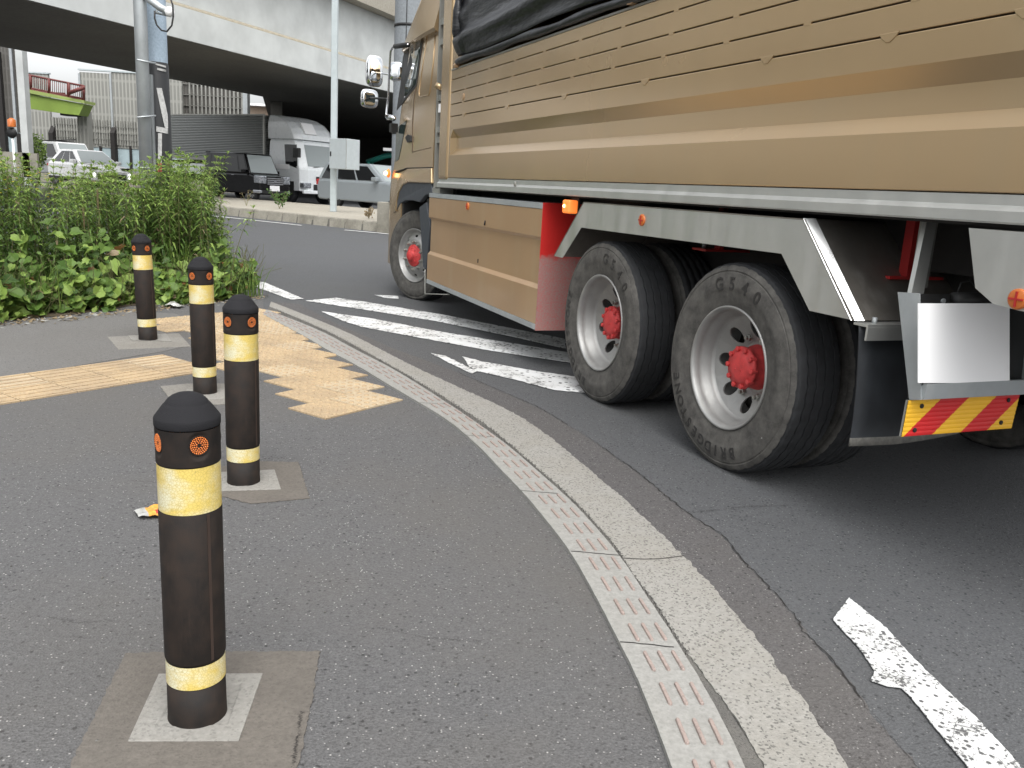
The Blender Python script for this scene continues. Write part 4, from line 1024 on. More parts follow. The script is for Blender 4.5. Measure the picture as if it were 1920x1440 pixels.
cm1 = mirror(702, 134, .225, .38, -.03, R(2), 'mirror'); cm2 = mirror(692.5, 185, .235, .235, -.03, R(6), 'lower_mirror')
cm3 = mirror(742, 134, .17, .22, -.16, R(-30), 'round_mirror')
MB().tube([tuple(cm1+Vector((.09, -.02, 0))), MPt(730, 140)], .010, 8).build('mirror_stay', M['chrome'], ms)
MB().tube([tuple(cm2+Vector((.09, -.02, .02))), MPt(727, 186)], .014, 8).build('mirror_stay', M['black'], ms)
# ------------------------------------------------------------------ far side : median, kerb, column, pole
Ka, Kb = G(383, 399), G(720, 436); kd = (Kb-Ka); kd.z = 0; KL = kd.length; kd.normalize(); kn = Vector((-kd.y, kd.x, 0))
if kn.y < 0: kn = -kn
def kz(s): return Ka.z+(Kb.z-Ka.z)*s/KL
KHT = .235
mb = MB(); s_ = -9.0; i = 0
while s_ < KL+9:
    e_ = s_+.585; tw = rnd.uniform(-.008, .008); hz = rnd.uniform(-.006, .006)
    P = []
    for q in (s_+.008, e_-.008):
        o = Ka+kd*q; z0 = kz(q)
        P.append([(*(o+kn*(a+tw)).xy, z0+b+(hz if b > .1 else 0)) for a, b in ((0, -.05), (0, .0), (.035, KHT-.02), (.05, KHT), (.20, KHT), (.20, -.05))])
    mb.loft(P); s_ = e_
fixn(tag(mb.build('kerb', M['kerbblock'], bevel=.012), kind='structure', label='stained concrete kerb blocks along the far side of the road'))
fa, fb = G(383, 366, .40), G(705, 392, .36)
def seg(a, b, t): return a+(b-a)*t
q = [Ka+kd*(-9)+kn*.19, Ka+kd*(KL+9)+kn*.19, seg(fa, fb, 2.2), seg(fa, fb, -1.2)]
zt = [kz(-9)+KHT-.006, kz(KL+9)+KHT-.006, .36, .40]
mb = MB(); top = [(p.x, p.y, z) for p, z in zip(q, zt)]; bot = [(p.x, p.y, -.1) for p in q]; mb.loft([bot, top]); fixn(tag(mb.build('median', M['median']), kind='structure', label='pale concrete median between road and parked traffic'))
mb = MB(); s_ = -9
while s_ < KL+9:
    o = Ka+kd*s_; w = kn*.03
    w_ = rnd.uniform(.008, .03); w2_ = w_*rnd.uniform(1, 2.2); z0 = kz(s_); hh_ = rnd.uniform(.12, .205)
    P = [o+kd*a-kn*.003+kn*.035*(b/(KHT-.02))+Vector((0, 0, z0+b-o.z)) for a, b in ((-w2_, 0), (w2_, 0), (w2_*.9, .04), (w_, hh_), (-w_, hh_), (-w2_*.8, .04))]
    mb.add(P, [tuple(range(6))]); s_ += .585
tag(mb.build('kerb_joint_grime', M['bridgedark']), kind='structure')
# column on a plinth
cc = AT(752, 400, 20.6); cc.z = 0; cc = Vector((cc.x+.10, cc.y+.1, 0))
colm = empty('bridge_column', (cc.x, cc.y, .36)); tag(colm, 'grey concrete column with black strap bands on a stained plinth behind the truck cab', 'column')
ang = math.atan2(kd.y, kd.x)
mb = MB(); mb.lathe([(.372, .46), (.372, 11.0)], 40); o = mb.build('shaft', M['column'], colm)
pm = MB(); pm.box(-.55, .62, -.42, .55, -.35, .47, T=Matrix.Rotation(ang, 4, 'Z')); fixn(pm.build('plinth', M['kerbblock'], colm, bevel=.02))
for z in (.90, 2.08, 3.26, 4.44, 5.6, 6.8, 8.0): MB().lathe([(.374, z-.03), (.382, z-.03), (.382, z+.03), (.374, z+.03)], 40).build('strap', M['black'], colm)
MB().lathe([(.43, .468), (.43, .49), (.38, .495)], 40).build('base_ring', M['chassisblk'], colm)
MB().box(-.008, .008, -.382, -.370, .46, 11, T=Matrix.Rotation(R(-8), 4, 'Z')).build('panel_seam', M['black'], colm)
# slim pole with cabinet
pp = G(625, 396, .385)
pole = empty('utility_pole', (pp.x, pp.y, .385)); tag(pole, 'slim pale grey pole with a steel cabinet on the median', 'pole')
MB().box(-.085, .085, -.085, .085, -.02, 9).build('shaft', M['palegreen'], pole, bevel=.02)
sc_ = pp.y/1580
TC = Matrix.Translation((.38, -.34, 0)) @ Matrix.Rotation(R(-33), 4, 'Z')
cb = MB().box(-.33, .33, -.27, .27, 1.20, 2.03, T=TC).build('cabinet', M['boxgrey'], pole, bevel=.012)
MB().box(-.29, -.25, -.285, -.27, 1.55, 1.67, T=TC).build('cabinet_lock', M['black'], cb); MB().box(.325, .333, -.274, -.262, 1.21, 2.02, T=TC).build('cabinet_seam', M['steeldull'], cb)

# ------------------------------------------------------------------ elevated road
bd_ = Vector((.356, .934, 0)).normalized(); bn = Vector((bd_.y, -bd_.x, 0)); B0 = Vector((-5.95, 36.8, 0))   # bn points to the camera side
def bprism(prof, t0, t1):
    mb = MB(); mb.loft([[tuple(B0+bd_*t+bn*s+Vector((0, 0, z))) for s, z in prof] for t in (t0, t1)]); return mb
br_ = empty('viaduct', (B0.x, B0.y, 0)); tag(br_, 'pale concrete elevated road crossing overhead from the upper left', 'viaduct'); inv = Matrix.Translation(-B0)
def bpart(name, prof, t0, t1, mat):
    o = fixn(bprism(prof, t0, t1).build(name, mat, br_)); o.location = -B0; return o
bpart('girder', [(0, 5.0), (0, 5.87), (-8.5, 5.87), (-8.5, 5.0)], -75, 60, M['bridge'])
bpart('soffit_shade_sheet', [(-.06, 4.975), (-.06, 4.997), (-8.44, 4.997), (-8.44, 4.975)], -74, 59, M['bridgedark'])  # dark sheet added below the girder, shade put into its colour
bpart('ledge', [(-.0, 5.872), (-.02, 5.93), (-.14, 5.99), (-8.4, 5.99), (-8.5, 5.872)], -75, 60, M['bridgestain'])
bpart('wall', [(-.14, 5.992), (-.14, 7.85), (-8.36, 7.85), (-8.36, 5.992)], -75, 60, M['bridge'])
bpart('parapet', [(.42, 7.86), (.42, 8.62), (.20, 8.62), (.18, 8.05), (-8.7, 8.05), (-8.7, 8.62), (-8.9, 8.62), (-8.9, 7.86)], -75, 60, M['median'])
# abutment beyond, coloured as shade; slab and side wall added to keep light out
ab = empty('abutment', (B0.x, B0.y, 0)); tag(ab, 'shade coloured bridge abutment with added light-blocking slab and wall beyond the white lorry', 'bridge')
S0 = Vector((-12.8, 42.6, 0)); t0 = (S0-B0).dot(bd_)
def apart(name, prof, a, b, mat): o = fixn(bprism(prof, a, b).build(name, mat, ab)); o.location = -B0; return o
dk = [S0+bn*0-Vector((0, 0, 0)), Vector((-20.9, 72, 0)), Vector((10, 115, 0)), B0-bn*8.52+bd_*59]
def aplan(name, pts, z0, z1, mat):
    o = fixn(MB().prism([(p.x, p.y, z0) for p in pts], (0, 0, z1-z0)).build(name, mat, ab)); o.location = -B0; return o
aplan('shade_deck', [S0-bn*.03, dk[1], dk[2], dk[3]], 5.0, 7.4, M['bridgedark'])
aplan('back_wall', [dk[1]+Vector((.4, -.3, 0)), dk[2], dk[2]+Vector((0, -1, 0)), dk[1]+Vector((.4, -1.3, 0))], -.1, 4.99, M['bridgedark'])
w0_ = AT(508, 300, 45); w1_ = AT(508, 300, 71); aplan('shade_side_wall', [Vector((w0_.x, w0_.y, 0)), Vector((w1_.x, w1_.y, 0)), Vector((w1_.x+.6, w1_.y, 0)), Vector((w0_.x+.6, w0_.y, 0))], -.1, 4.99, M['bridgedark'])
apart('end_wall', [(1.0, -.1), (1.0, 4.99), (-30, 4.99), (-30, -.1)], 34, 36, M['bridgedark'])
# ------------------------------------------------------------------ noise barriers, footbridge
def wallpx(px, y): return AT(px, 300, y).x
def zpx(px, py, y): return AT(px, py, y).z
def slab(name, xa, xb, yt, yb, dep, mat, parent, th_=.15):
    a, b = wallpx(xa, dep), wallpx(xb, dep); xm = (xa+xb)/2
    mb = MB(); mb.box(a, b, dep, dep+th_, zpx(xm, yb, dep), zpx(xm, yt, dep)); o = mb.build(name, mat, parent); return o
nb_ = empty('noise_barrier', (0, 0, 0)); tag(nb_, 'tall pale louvred noise barrier with glass strip behind the footbridge', 'noise barrier')
D1 = 48
for nm, a, b, yt, yb in (('panel', 20, 100, 137, 272), ('panel', 101, 157, 222, 272), ('panel', 158, 214, 137, 276), ('panel', 216, 272, 137, 279), ('panel', 274, 345, 138, 282)):
    slab(nm, a, b, yt, yb, D1, M['barr'], nb_)
slab('top_rail', 20, 101, 134.5, 137, D1-.05, M['palegreen'], nb_, .25); slab('top_rail', 155, 345, 134.5, 137.2, D1-.05, M['palegreen'], nb_, .25)
M['bluegl'] = simple('milky_glass', (.42, .52, .55), .25, sc=.6, var=.2)
slab('glass_strip', 20, 345, 273, 312, D1+.04, M['bluegl'], nb_, .05)
for x in (104, 162, 218, 275):
    a = wallpx(x, D1); z0, z1 = zpx(x, 330, D1), zpx(x, 236, D1)
    mb = MB(); mb.box(a-.12, a+.12, D1-.35, D1-.01, z0, z1-.4); mb.prism([(a-.12, D1-.35, z1-.4), (a-.12, D1-.01, z1-.4), (a-.12, D1-.01, z1)], (.24, 0, 0)); fixn(mb.build('bracket_post', M['chassisblk'], nb_))
for x in (158, 215, 273): a = wallpx(x, D1); MB().box(a-.05, a+.05, D1-.08, D1+.05, zpx(x, 275, D1), zpx(x, 138, D1)).build('joint_post', M['galv'], nb_)
for x in (132, 190, 246): a = wallpx(x, D1); MB().box(a-.06, a+.06, D1-.06, D1+.03, zpx(x, 320, D1), zpx(x, 274, D1)).build('glass_post', M['chassisblk'], nb_)
mb = MB()
for k in range(34):
    a = wallpx(106+k*4.7, D1); mb.box(a-.03, a+.03, D1-.07, D1-.02, zpx(180, 270, D1), zpx(180, 224, D1))
for y in (236, 248, 260): mb.box(wallpx(106, D1), wallpx(262, D1), D1-.07, D1-.02, zpx(180, y+.6, D1), zpx(180, y, D1))
mb.build('lattice', M['barr'], nb_)
MB().box(wallpx(10, D1), wallpx(500, D1), D1+.1, D1+.4, -.1, 1.0).build('base_wall', M['median'], nb_)
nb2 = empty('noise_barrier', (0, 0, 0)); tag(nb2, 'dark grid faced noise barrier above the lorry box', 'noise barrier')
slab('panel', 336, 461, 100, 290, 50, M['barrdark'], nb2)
mb = MB()
for k in range(17):
    if k == 2: continue
    a = wallpx(338+k*7.4, 50); mb.box(a-.045, a+.045, 49.9, 49.98, zpx(400, 225, 50), zpx(400, 100, 50))
for y in (140, 160, 180, 200, 216):
    mb.box(wallpx(336, 50), wallpx(461, 50), 49.9, 49.97, zpx(400, y+.8, 50), zpx(400, y, 50))
mb.build('grid', M['steeldull'], nb2)
a = wallpx(464, 50); MB().box(a-.13, a+.13, 49.7, 50.2, 0, 8).build('end_post', M['galv'], nb2)
a = wallpx(333, 50); MB().box(a-.10, a+.10, 49.7, 50.2, 0, 8).build('end_post', M['galv'], nb2)
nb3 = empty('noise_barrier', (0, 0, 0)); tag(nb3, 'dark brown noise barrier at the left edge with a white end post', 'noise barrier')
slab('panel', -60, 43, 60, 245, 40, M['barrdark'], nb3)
for x in (4, 36): a = wallpx(x, 40); MB().box(a-.06, a+.06, 39.9, 40.0, 0, zpx(20, 60, 40)).build('rail_post', M['galv'], nb3)
slab('glass_strip', -60, 43, 246, 285, 40.05, M['bluegl'], nb3, .05)
for x in (12, 44): a = wallpx(x, 40); MB().box(a-.13, a+.13, 39.8, 40.1, 0, zpx(20, 250, 40)+(3.5 if x == 12 else 0)).build('bracket_post', M['chassisblk'], nb3)
a0_, a1_ = AT(44, 90, 40), AT(56, 292, 40); MB().box(-.16, .16, -.2, .2, 0, 8.5).build('end_post', M['bridge'], nb3).location = (a1_.x-.02, 39.9, 0)
slab('base_wall', -60, 70, 284, 330, 39.7, M['kerbblock'], nb3)
# small crossing sign on a white pole
sp = AT(27, 300, 37); sg = empty('road_sign', (sp.x, sp.y, .24)); tag(sg, 'small round sign on a thin white pole in front of the dark barrier', 'sign')
MB().tube([(0, 0, 0), (0, 0, 2.0)], .05, 8).build('pole', M['white'], sg); MB().lathe([(.001, 0), (.22, 0), (.22, .03), (.001, .03)], 20, Matrix.Translation((0, -.06, 2.2)) @ RX).build('disc', M['black'], sg)
MB().lathe([(.16, 0), (.16, .28), (.05, .36)], 12, Matrix.Translation((0, 0, 2.45)), cap1=True).build('lamp', M['orange_refl'], sg)
# footbridge
fbz = empty('footbridge', (0, 0, 0)); tag(fbz, 'green girder footbridge with dark red railings left of the pale barrier', 'footbridge')
DF = 43
def fp(x, y, d=DF): q = AT(x, y, d); return (q.x, q.y, q.z)
MB().prism([fp(-40, 158), fp(158, 195), fp(148, 216), fp(120, 213), fp(52, 203), fp(-40, 190)], (0, .9, 0)).build('girder', M['green'], fbz)
M['greenlt'] = simple('pale_green_rim', (.33, .42, .13), .6, var=.1, sc=1)
MB().prism([fp(-40, 149, DF-.1), fp(158, 188.5, DF-.1), fp(158, 194, DF-.1), fp(-40, 157, DF-.1)], (0, 1.1, 0)).build('rim', M['greenlt'], fbz)
def rail(dz, nm):
    mb = MB()
    def lp(x, off): q = AT(x, 150+.20*x*.0+0, DF+dz); return q
    def pt(x, f): yb = 157+.197*(x) - 0; yb = 149+(188.5-149)*(x+40)/198; yt = yb-27-.0*x; q = AT(x, yb+(yt-yb)*f, DF+dz); return Vector(q)
    mb.tube([pt(-40, 1), pt(158, 1)], .05, 6); mb.tube([pt(-40, .12), pt(158, .12)], .04, 6); mb.tube([pt(-40, .0), pt(158, .0)], .06, 6)
    for k in range(52): x = -40+k*3.85; mb.tube([pt(x, 0), pt(x, 1)], .017, 4)
    for x in (-30, 20, 57, 92, 129, 157): mb.tube([pt(x, 0), pt(x, 1.02)], .07, 6)
    return mb.build(nm, M['railred'], fbz)
rail(0, 'railing'); rail(.95, 'railing')
MB().tube([fp(130, 174, DF-.3), fp(158, 164, DF-.3)], .09, 6).build('stair_handrail', M['railred'], fbz)
slab('kick_board', 50, 130, 172, 180, DF+.97, M['railred'], fbz, .02)
a_ = AT(146, 214, DF+.5); MB().box(a_.x-.7, a_.x+.0, DF+.15, DF+.8, a_.z-.12, a_.z+.06).build('bearing', M['black'], fbz); MB().box(a_.x-.3, a_.x+.2, DF+1.0, DF+1.5, 0, a_.z+.2).build('pier', M['barr'], fbz)
bh = empty('building', (0, 0, 0)); tag(bh, 'beige building with a pale roof edge seen through the gap under the viaduct', 'building')
q = AT(486, 225, 75); MB().box(AT(466, 225, 75).x, AT(530, 225, 75).x, 75, 85, 0, AT(486, 200, 75).z).build('wall', M['beige'], bh); MB().box(AT(462, 225, 75).x, AT(540, 225, 75).x, 74, 86, AT(486, 200, 75).z, AT(486, 196, 75).z).build('roof', M['white'], bh)

# ------------------------------------------------------------------ vehicles far
AZ = R(124); HV = Vector((math.sin(AZ), math.cos(AZ), 0))
def car_root(name, label, px, dep, az=AZ, grp=None, cat='car', z=.24):
    p = AT(px, 330, dep); o = empty(name, (p.x, p.y, z), math.atan2(math.cos(az), math.sin(az))); tag(o, label, cat, grp); return o
def cwheel(parent, x, y, r, w, rimc):
    e = empty('wheel', (x, y, r)); e.parent = parent; s_ = 1 if y > 0 else -1
    T = RX if s_ > 0 else Matrix.Rotation(R(90), 4, 'X')
    MB().lathe([(r*.62, -.02), (r*.9, 0), (r, -.04), (r, -w), (r*.6, -w)], 28, T).build('tyre', M['tread'], e)
    mb = MB(); mb.lathe([(r*.62, -.02), (r*.58, -.04), (r*.2, -.03), (r*.12, -.01), (.001, -.01)], 28, T, 0)
    for k in range(9):
        a = 2*math.pi*k/9; c_, s2 = math.cos(a), math.sin(a); d1 = Vector((c_, s2, 0)); d2 = Vector((-s2, c_, 0)); P = [T @ (d1*q+d2*v+Vector((0, 0, -.012))) for q, v in ((.06, -.018), (r*.58, -.03), (r*.58, .03), (.06, .018))]
        mb.add(P, [(0, 1, 2, 3)], 1)
    mb.build('rim', [M['black'], rimc], e)
def body(parent, prof, W, mat, tum=.05, bev=.05, name='body'):
    mb = MB(); rgs = []
    for y, sc in ((-W/2, .0), (-W/2+.06, 1), (W/2-.06, 1), (W/2, 0)):
        rgs.append([(x*(1-.012*(1-sc)), y*(1 if sc else 1), z-(.03*(1-sc) if z > .6 else -.0)) for x, z in prof])
    mb.loft(rgs); return fixn(mb.build(name, mat, parent, bevel=bev))
def greenhouse(parent, b, W, tw, mat, gl):
    # b : rear bottom x, rear top x, front top x, front bottom x, z belt, z roof
    rb, rt, ft, fb_, zb, zr = b; w0, w1 = W/2-.02, W/2-tw
    mb = MB(); mb.loft([[(rb, -w0, zb), (fb_, -w0, zb), (fb_, w0, zb), (rb, w0, zb)], [(rt, -w1, zr), (ft, -w1, zr), (ft, w1, zr), (rt, w1, zr)]]); g = fixn(mb.build('cabin', mat, parent, bevel=.05))
    def sp(u, v, s_, off=.008):   # u 0 rear..1 front, v 0 belt..1 roof
        xb = rb+(fb_-rb)*u; xt = rt+(ft-rt)*u; return (xb+(xt-xb)*v, s_*(w0+(w1-w0)*v+off), zb+(zr-zb)*v)
    for s_ in (1, -1):
        for (u0, u1, u2, u3) in gl: 
            P = [sp(u0, .08, s_), sp(u1, .08, s_), sp(u2, .86, s_), sp(u3, .86, s_)]; fixn(MB().prism(P, (0, -.01*s_, 0)).build('side_window', M['carglass'], g))
    def fpnt(x0, x1, wv, v, off): x = x0+(x1-x0)*v; wy = w0+(w1-w0)*v-.07; return (x+off, wy*wv, zb+(zr-zb)*v+.008)
    MB().add([fpnt(fb_, ft, -1, .06, .014), fpnt(fb_, ft, 1, .06, .014), fpnt(fb_, ft, 1, .92, .014), fpnt(fb_, ft, -1, .92, .014)], [(0, 1, 2, 3)]).build('windscreen', M['screen'], g)
    MB().add([fpnt(rb, rt, -1, .1, -.014), fpnt(rb, rt, 1, .1, -.014), fpnt(rb, rt, 1, .85, -.014), fpnt(rb, rt, -1, .85, -.014)], [(0, 1, 2, 3)]).build('rear_window', M['carglass'], g)
    return g
GR = 'cars queuing beyond the median'
# black box-shaped kei car (left-hand side faces the median? it faces right, we see its right side)
k1 = car_root('car', 'small boxy black car with chrome grille halted in front of the white lorry', 462, 34.0, grp=GR, z=.32)
body(k1, [(-1.69, .25), (-1.69, 1.0), (1.1, 1.02), (1.55, .93), (1.68, .80), (1.69, .25)], 1.47, M['carblack'])
greenhouse(k1, (-1.69, -1.62, .72, 1.10, 1.0, 1.76), 1.47, .10, M['carblack'], [(.03, .14, .14, .06), (.18, .46, .48, .18), (.50, .78, .80, .50), (.82, .95, .96, .83)])
MB().box(-1.72, -1.45, -.60, .60, 1.74, 1.78).build('roof_spoiler', M['carblack'], k1, .01)
for x in (-1.22, 1.22):
    for y in (.735, -.735): cwheel(k1, x, y, .285, .17, M['alu'])
MB().box(1.60, 1.705, -.38, .38, .62, .90).build('grille', M['black'], k1, .01)
for z in (.66, .73, .80, .87): MB().box(1.70, 1.715, -.38, .38, z-.016, z+.016).build('grille_bar', M['chrome'], k1)
for s_ in (-1, 1): MB().box(1.35, 1.70, *(sorted((s_*.40, s_*.738))), .66, .95).build('headlight', M['head'], k1, .03)
MB().box(1.70, 1.712, -.26, .20, .40, .60).build('number_plate', M['white'], k1); MB().box(1.69, 1.70, -.6, .6, .30, .42).build('lower_grille', M['black'], k1)
em = MB(); em.box(1.706, 1.715, -.05, -.03, .71, .82); em.box(1.706, 1.715, .03, .05, .71, .82); em.box(1.706, 1.715, -.03, .03, .755, .775); em.build('emblem', M['chrome'], k1)
for s_ in (-1, 1):
    MB().box(.78, .92, *(sorted((s_*.74, s_*.88))), 1.03, 1.16).build('wing_mirror', M['carblack'], k1, .02); 
    for x in (-.45, .05): MB().box(x, x+.16, *(sorted((s_*.735, s_*.755))), .92, .945).build('door_handle', M['chrome'], k1)
    MB().box(1.3, 1.69, *(sorted((s_*.60, s_*.74))), .30, .42).build('fog_lamp', M['chrome'], k1, .02)
# silver estate car
k2 = car_root('car', 'silver grey car partly hidden behind the slim pole with the cabinet', 710, 30.8, grp=GR, z=.30)
body(k2, [(-2.2, .35), (-2.25, .75), (-2.18, 1.0), (1.15, 1.0), (2.0, .88), (2.2, .70), (2.22, .28), (-2.1, .28)], 1.74, M['carsilver'])
greenhouse(k2, (-2.2, -1.95, .25, 1.10, .97, 1.58), 1.72, .16, M['carsilver'], [(.05, .28, .29, .09), (.31, .59, .61, .31), (.62, .93, .90, .63)])
for x in (-1.35, 1.35):
    for y in (.87, -.87): cwheel(k2, x, y, .33, .2, M['alu'])
for s_ in (-1, 1):
    MB().box(.62, .85, *(sorted((s_*.87, s_*1.04))), 1.0, 1.14).build('wing_mirror', M['carsilver'], k2, .03); MB().box(-2.26, -2.1, *(sorted((s_*.6, s_*.865))), .78, .98).build('tail_light', M['redchassis'], k2, .02)
    MB().box(1.7, 2.2, *(sorted((s_*.55, s_*.865))), .66, .82).build('headlight', M['head'], k2, .04)
# white hatchback
k3 = car_root('car', 'white compact crossover with black lower trim beyond the tall weeds', 168, 37.0, grp=GR, az=R(129), z=.36)
body(k3, [(-2.0, .4), (-2.05, .8), (-1.9, 1.02), (.95, .98), (1.65, .90), (2.0, .72), (2.05, .32), (-1.9, .32)], 1.76, M['carwhite'])
greenhouse(k3, (-1.95, -1.35, .05, 1.05, .98, 1.55), 1.70, .26, M['carwhite'], [(.12, .38, .40, .22), (.40, .66, .68, .42), (.69, .93, .84, .70)])
for s_ in (-1, 1):
    for x in (-1.28, 1.28):
        cwheel(k3, x, s_*.88, .33, .2, M['alu']); MB().lathe([(.36, -.05), (.42, 0), (.42, -.05)], 24, Matrix.Translation((x, s_*.875, .34)) @ (RX if s_ > 0 else Matrix.Rotation(R(90), 4, 'X'))).build('arch_trim', M['black'], k3)
    MB().box(-1.9, 2.0, *(sorted((s_*.86, s_*.89))), .30, .42).build('sill_trim', M['black'], k3); MB().box(.55, .78, *(sorted((s_*.86, s_*1.04))), 1.0, 1.14).build('wing_mirror', M['carwhite'], k3, .03)
    MB().box(1.35, 1.93, *(sorted((s_*.5, s_*.87))), .78, .88).build('headlight', M['carglass'], k3, .02); MB().box(1.98, 2.06, *(sorted((s_*.7, s_*.76))), .45, .66).build('fog_lamp', M['bulbw'], k3)
    MB().box(-2.06, -1.9, *(sorted((s_*.5, s_*.87))), .82, .92).build('tail_light', M['redchassis'], k3)
MB().box(1.98, 2.06, -.6, .6, .40, .62).build('grille', M['black'], k3, .02)
# white van behind it
k4 = car_root('van', 'white van half hidden behind the white compact car', 118, 43, grp=GR, az=R(127), cat='van', z=.45)
body(k4, [(-2.0, .35), (-2.0, 1.1), (1.7, 1.1), (1.95, .8), (1.98, .35)], 1.66, M['carwhite'])
greenhouse(k4, (-1.98, -1.9, 1.0, 1.66, 1.08, 1.86), 1.66, .12, M['carwhite'], [(.03, .22, .22, .05), (.26, .58, .6, .26), (.62, .92, .88, .63)])
for x in (-1.2, 1.3):
    for y in (.83, -.83): cwheel(k4, x, y, .3, .18, M['alu'])
mb = MB(); mb.box(-.9, .4, -.55, .55, 1.90, 1.93); mb.tube([(-.6, -.4, 1.9), (.9, .3, 2.02)], .03, 6); mb.build('roof_rack', M['black'], k4)
# white lorry
k5 = car_root('lorry', 'white box lorry with corrugated grey body and roof deflector behind the black car', 553, 36.6, cat='lorry', az=R(124)); k5.scale = (1, 1, .93)
LT = k5
XC = 1.75   # cab front
MB().box(-9.2, -.55, -1.15, 1.15, 1.78, 3.72).build('cargo_box', M['corr'], LT)
fr_ = MB(); 
for y in (-1.16, 1.10):
    fr_.box(-.62, -.53, y, y+.06, 1.70, 3.76); fr_.box(-9.2, -.62, y, y+.06, 3.70, 3.76); fr_.box(-9.2, -.62, y, y+.06, 1.68, 1.80)
fr_.build('box_frame', M['steeldull'], LT)
sk = MB().box(-9.0, -.9, -1.14, -1.10, 1.02, 1.50).build('side_skirt', M['vanwhite'], LT, .01); MB().box(-9.0, -.9, 1.10, 1.14, 1.02, 1.50).build('side_skirt', M['vanwhite'], LT, .01)
MB().box(-9.2, 1.3, -.5, .5, .7, 1.65).build('chassis', M['chassisblk'], LT)
def cabr(z, xf, w, xb=-.32): return [(xb, -w, z), (xf-.22, -w, z), (xf-.03, -w+.30, z), (xf, 0, z), (xf-.03, w-.30, z), (xf-.22, w, z), (xb, w, z)]
mb = MB(); mb.loft([cabr(z, x, w) for z, x, w in ((.55, XC, 1.10), (1.45, XC, 1.12), (1.55, XC-.02, 1.12), (2.62, XC-.36, 1.05), (2.72, XC-.50, 1.0))]); cbx = fixn(mb.build('cab', M['vanwhite'], LT, .03))
mb = MB(); mb.loft([cabr(z, x, w, -.42) for z, x, w in ((2.725, XC-.36, 1.06), (2.95, XC-.44, 1.07), (3.2, XC-.60, 1.07), (3.45, XC-.88, 1.05), (3.65, XC-1.3, 1.0), (3.74, XC-1.7, .95))]); fixn(mb.build('roof_deflector', M['vanwhite'], LT, .03))
def cf_(z): return (XC-.02)+(-.34)*(z-1.55)/1.07
MB().add([(cf_(1.62)-.015+.0, -.80, 1.62), (cf_(1.62)+.012, 0, 1.62), (cf_(1.62)-.015, .80, 1.62), (cf_(2.52)-.015, .76, 2.52), (cf_(2.52)+.012, 0, 2.52), (cf_(2.52)-.015, -.76, 2.52)], [(0, 1, 4, 5), (1, 2, 3, 4)]).build('windscreen', M['screen'], cbx)
for s_ in (-1, 1):
    w0, w1 = 1.122, 1.072
    fixn(MB().prism([(.72, s_*w0, 1.68), (XC-.33, s_*w0, 1.50), (XC-.42, s_*w1, 2.50), (.60, s_*w1, 2.50)][::1], (0, -.01*s_, 0)).build('side_window', M['carglass'], cbx))
    MB().box(XC-.35, XC-.02, *(sorted((s_*1.2, s_*1.34))), 1.95, 2.35).build('mirror', M['black'], cbx, .02)
    MB().box(XC-.30, XC+.015, *(sorted((s_*.68, s_*1.09))), .70, .92).build('headlight', M['head'], cbx, .03)
    for x in (.75, -6.5): cwheel(LT, x, s_*1.12, .42, .28, M['galv'])
    MB().box(.25, 1.2, *(sorted((s_*1.09, s_*1.13))), .4, .95).build('wheel_arch', M['black'], LT)
    for y in (.62,): MB().tube([(XC-.05, s_*.15, 1.62), (XC-.0, s_*.55, 1.60)], .012, 6).build('wiper', M['black'], cbx)
MB().box(XC-.08, XC+.03, -1.1, 1.1, .45, .60).build('bumper', M['vanwhite'], LT, .03); MB().box(XC, XC+.02, -.42, .42, 1.02, 1.20).build('grille', M['black'], cbx); MB().box(XC, XC+.02, -.55, .55, .62, .86).build('lower_grille', M['black'], cbx)
MB().prism([(XC-.46, -.62, 2.96), (XC-.42, -.05, 2.96), (XC-.72, -.05, 3.42), (XC-.76, -.62, 3.42)], (.06, 0, .03)).build('sign_panel', M['white'], LT)
MB().box(.15, .95, -1.135, -1.12, 1.45, 1.66).build('door_panel', M['white'], cbx)
def text(ch, size, mat, parent, loc, rot, name='lettering'):
    cu_ = bpy.data.curves.new('t', 'FONT'); cu_.body = ch; cu_.size = size; cu_.extrude = .004
    ob = bpy.data.objects.new('t', cu_); COL.objects.link(ob); bpy.context.view_layer.update()
    me = bpy.data.meshes.new_from_object(ob.evaluated_get(bpy.context.evaluated_depsgraph_get())); bpy.data.objects.remove(ob)
    me.materials.clear(); me.materials.append(mat); o = bpy.data.objects.new(name, me); COL.objects.link(o); o.parent = parent; o.location = loc; o.rotation_euler = rot; return o
text('松', .36, M['chassisblk'], sk, (-4.9, -1.145, 1.10), (R(90), 0, 0))
# teal crane arm under the bridge
tc = AT(700, 300, 40); ce = empty('crane', (tc.x, tc.y, .24)); tag(ce, 'teal crane boom and frame in the shade behind the cabinet', 'crane')
MB().box(-.5, 2.2, -.8, .8, .5, 1.1).build('base', M['teal'], ce, .05); mb = MB(); mb.tube([(-.4, 0, 1.0), (-.1, 0, 2.0), (.2, 0, 1.4)], .09, 8); mb.tube([(-.3, 0, 1.9), (.6, 0, 2.25), (2.2, 0, 2.45)], .12, 8); mb.tube([(.2, -.3, 1.0), (-.2, -.2, 1.9)], .06, 8); mb.build('boom', M['teal'], ce)
MB().tube([(.3, -.1, 1.0), (.05, -.1, 1.8)], .04, 8).build('ram', M['chrome'], ce); MB().box(.5, 1.6, -.5, .5, 2.42, 2.6).build('winch', M['chrome'], ce, .03)

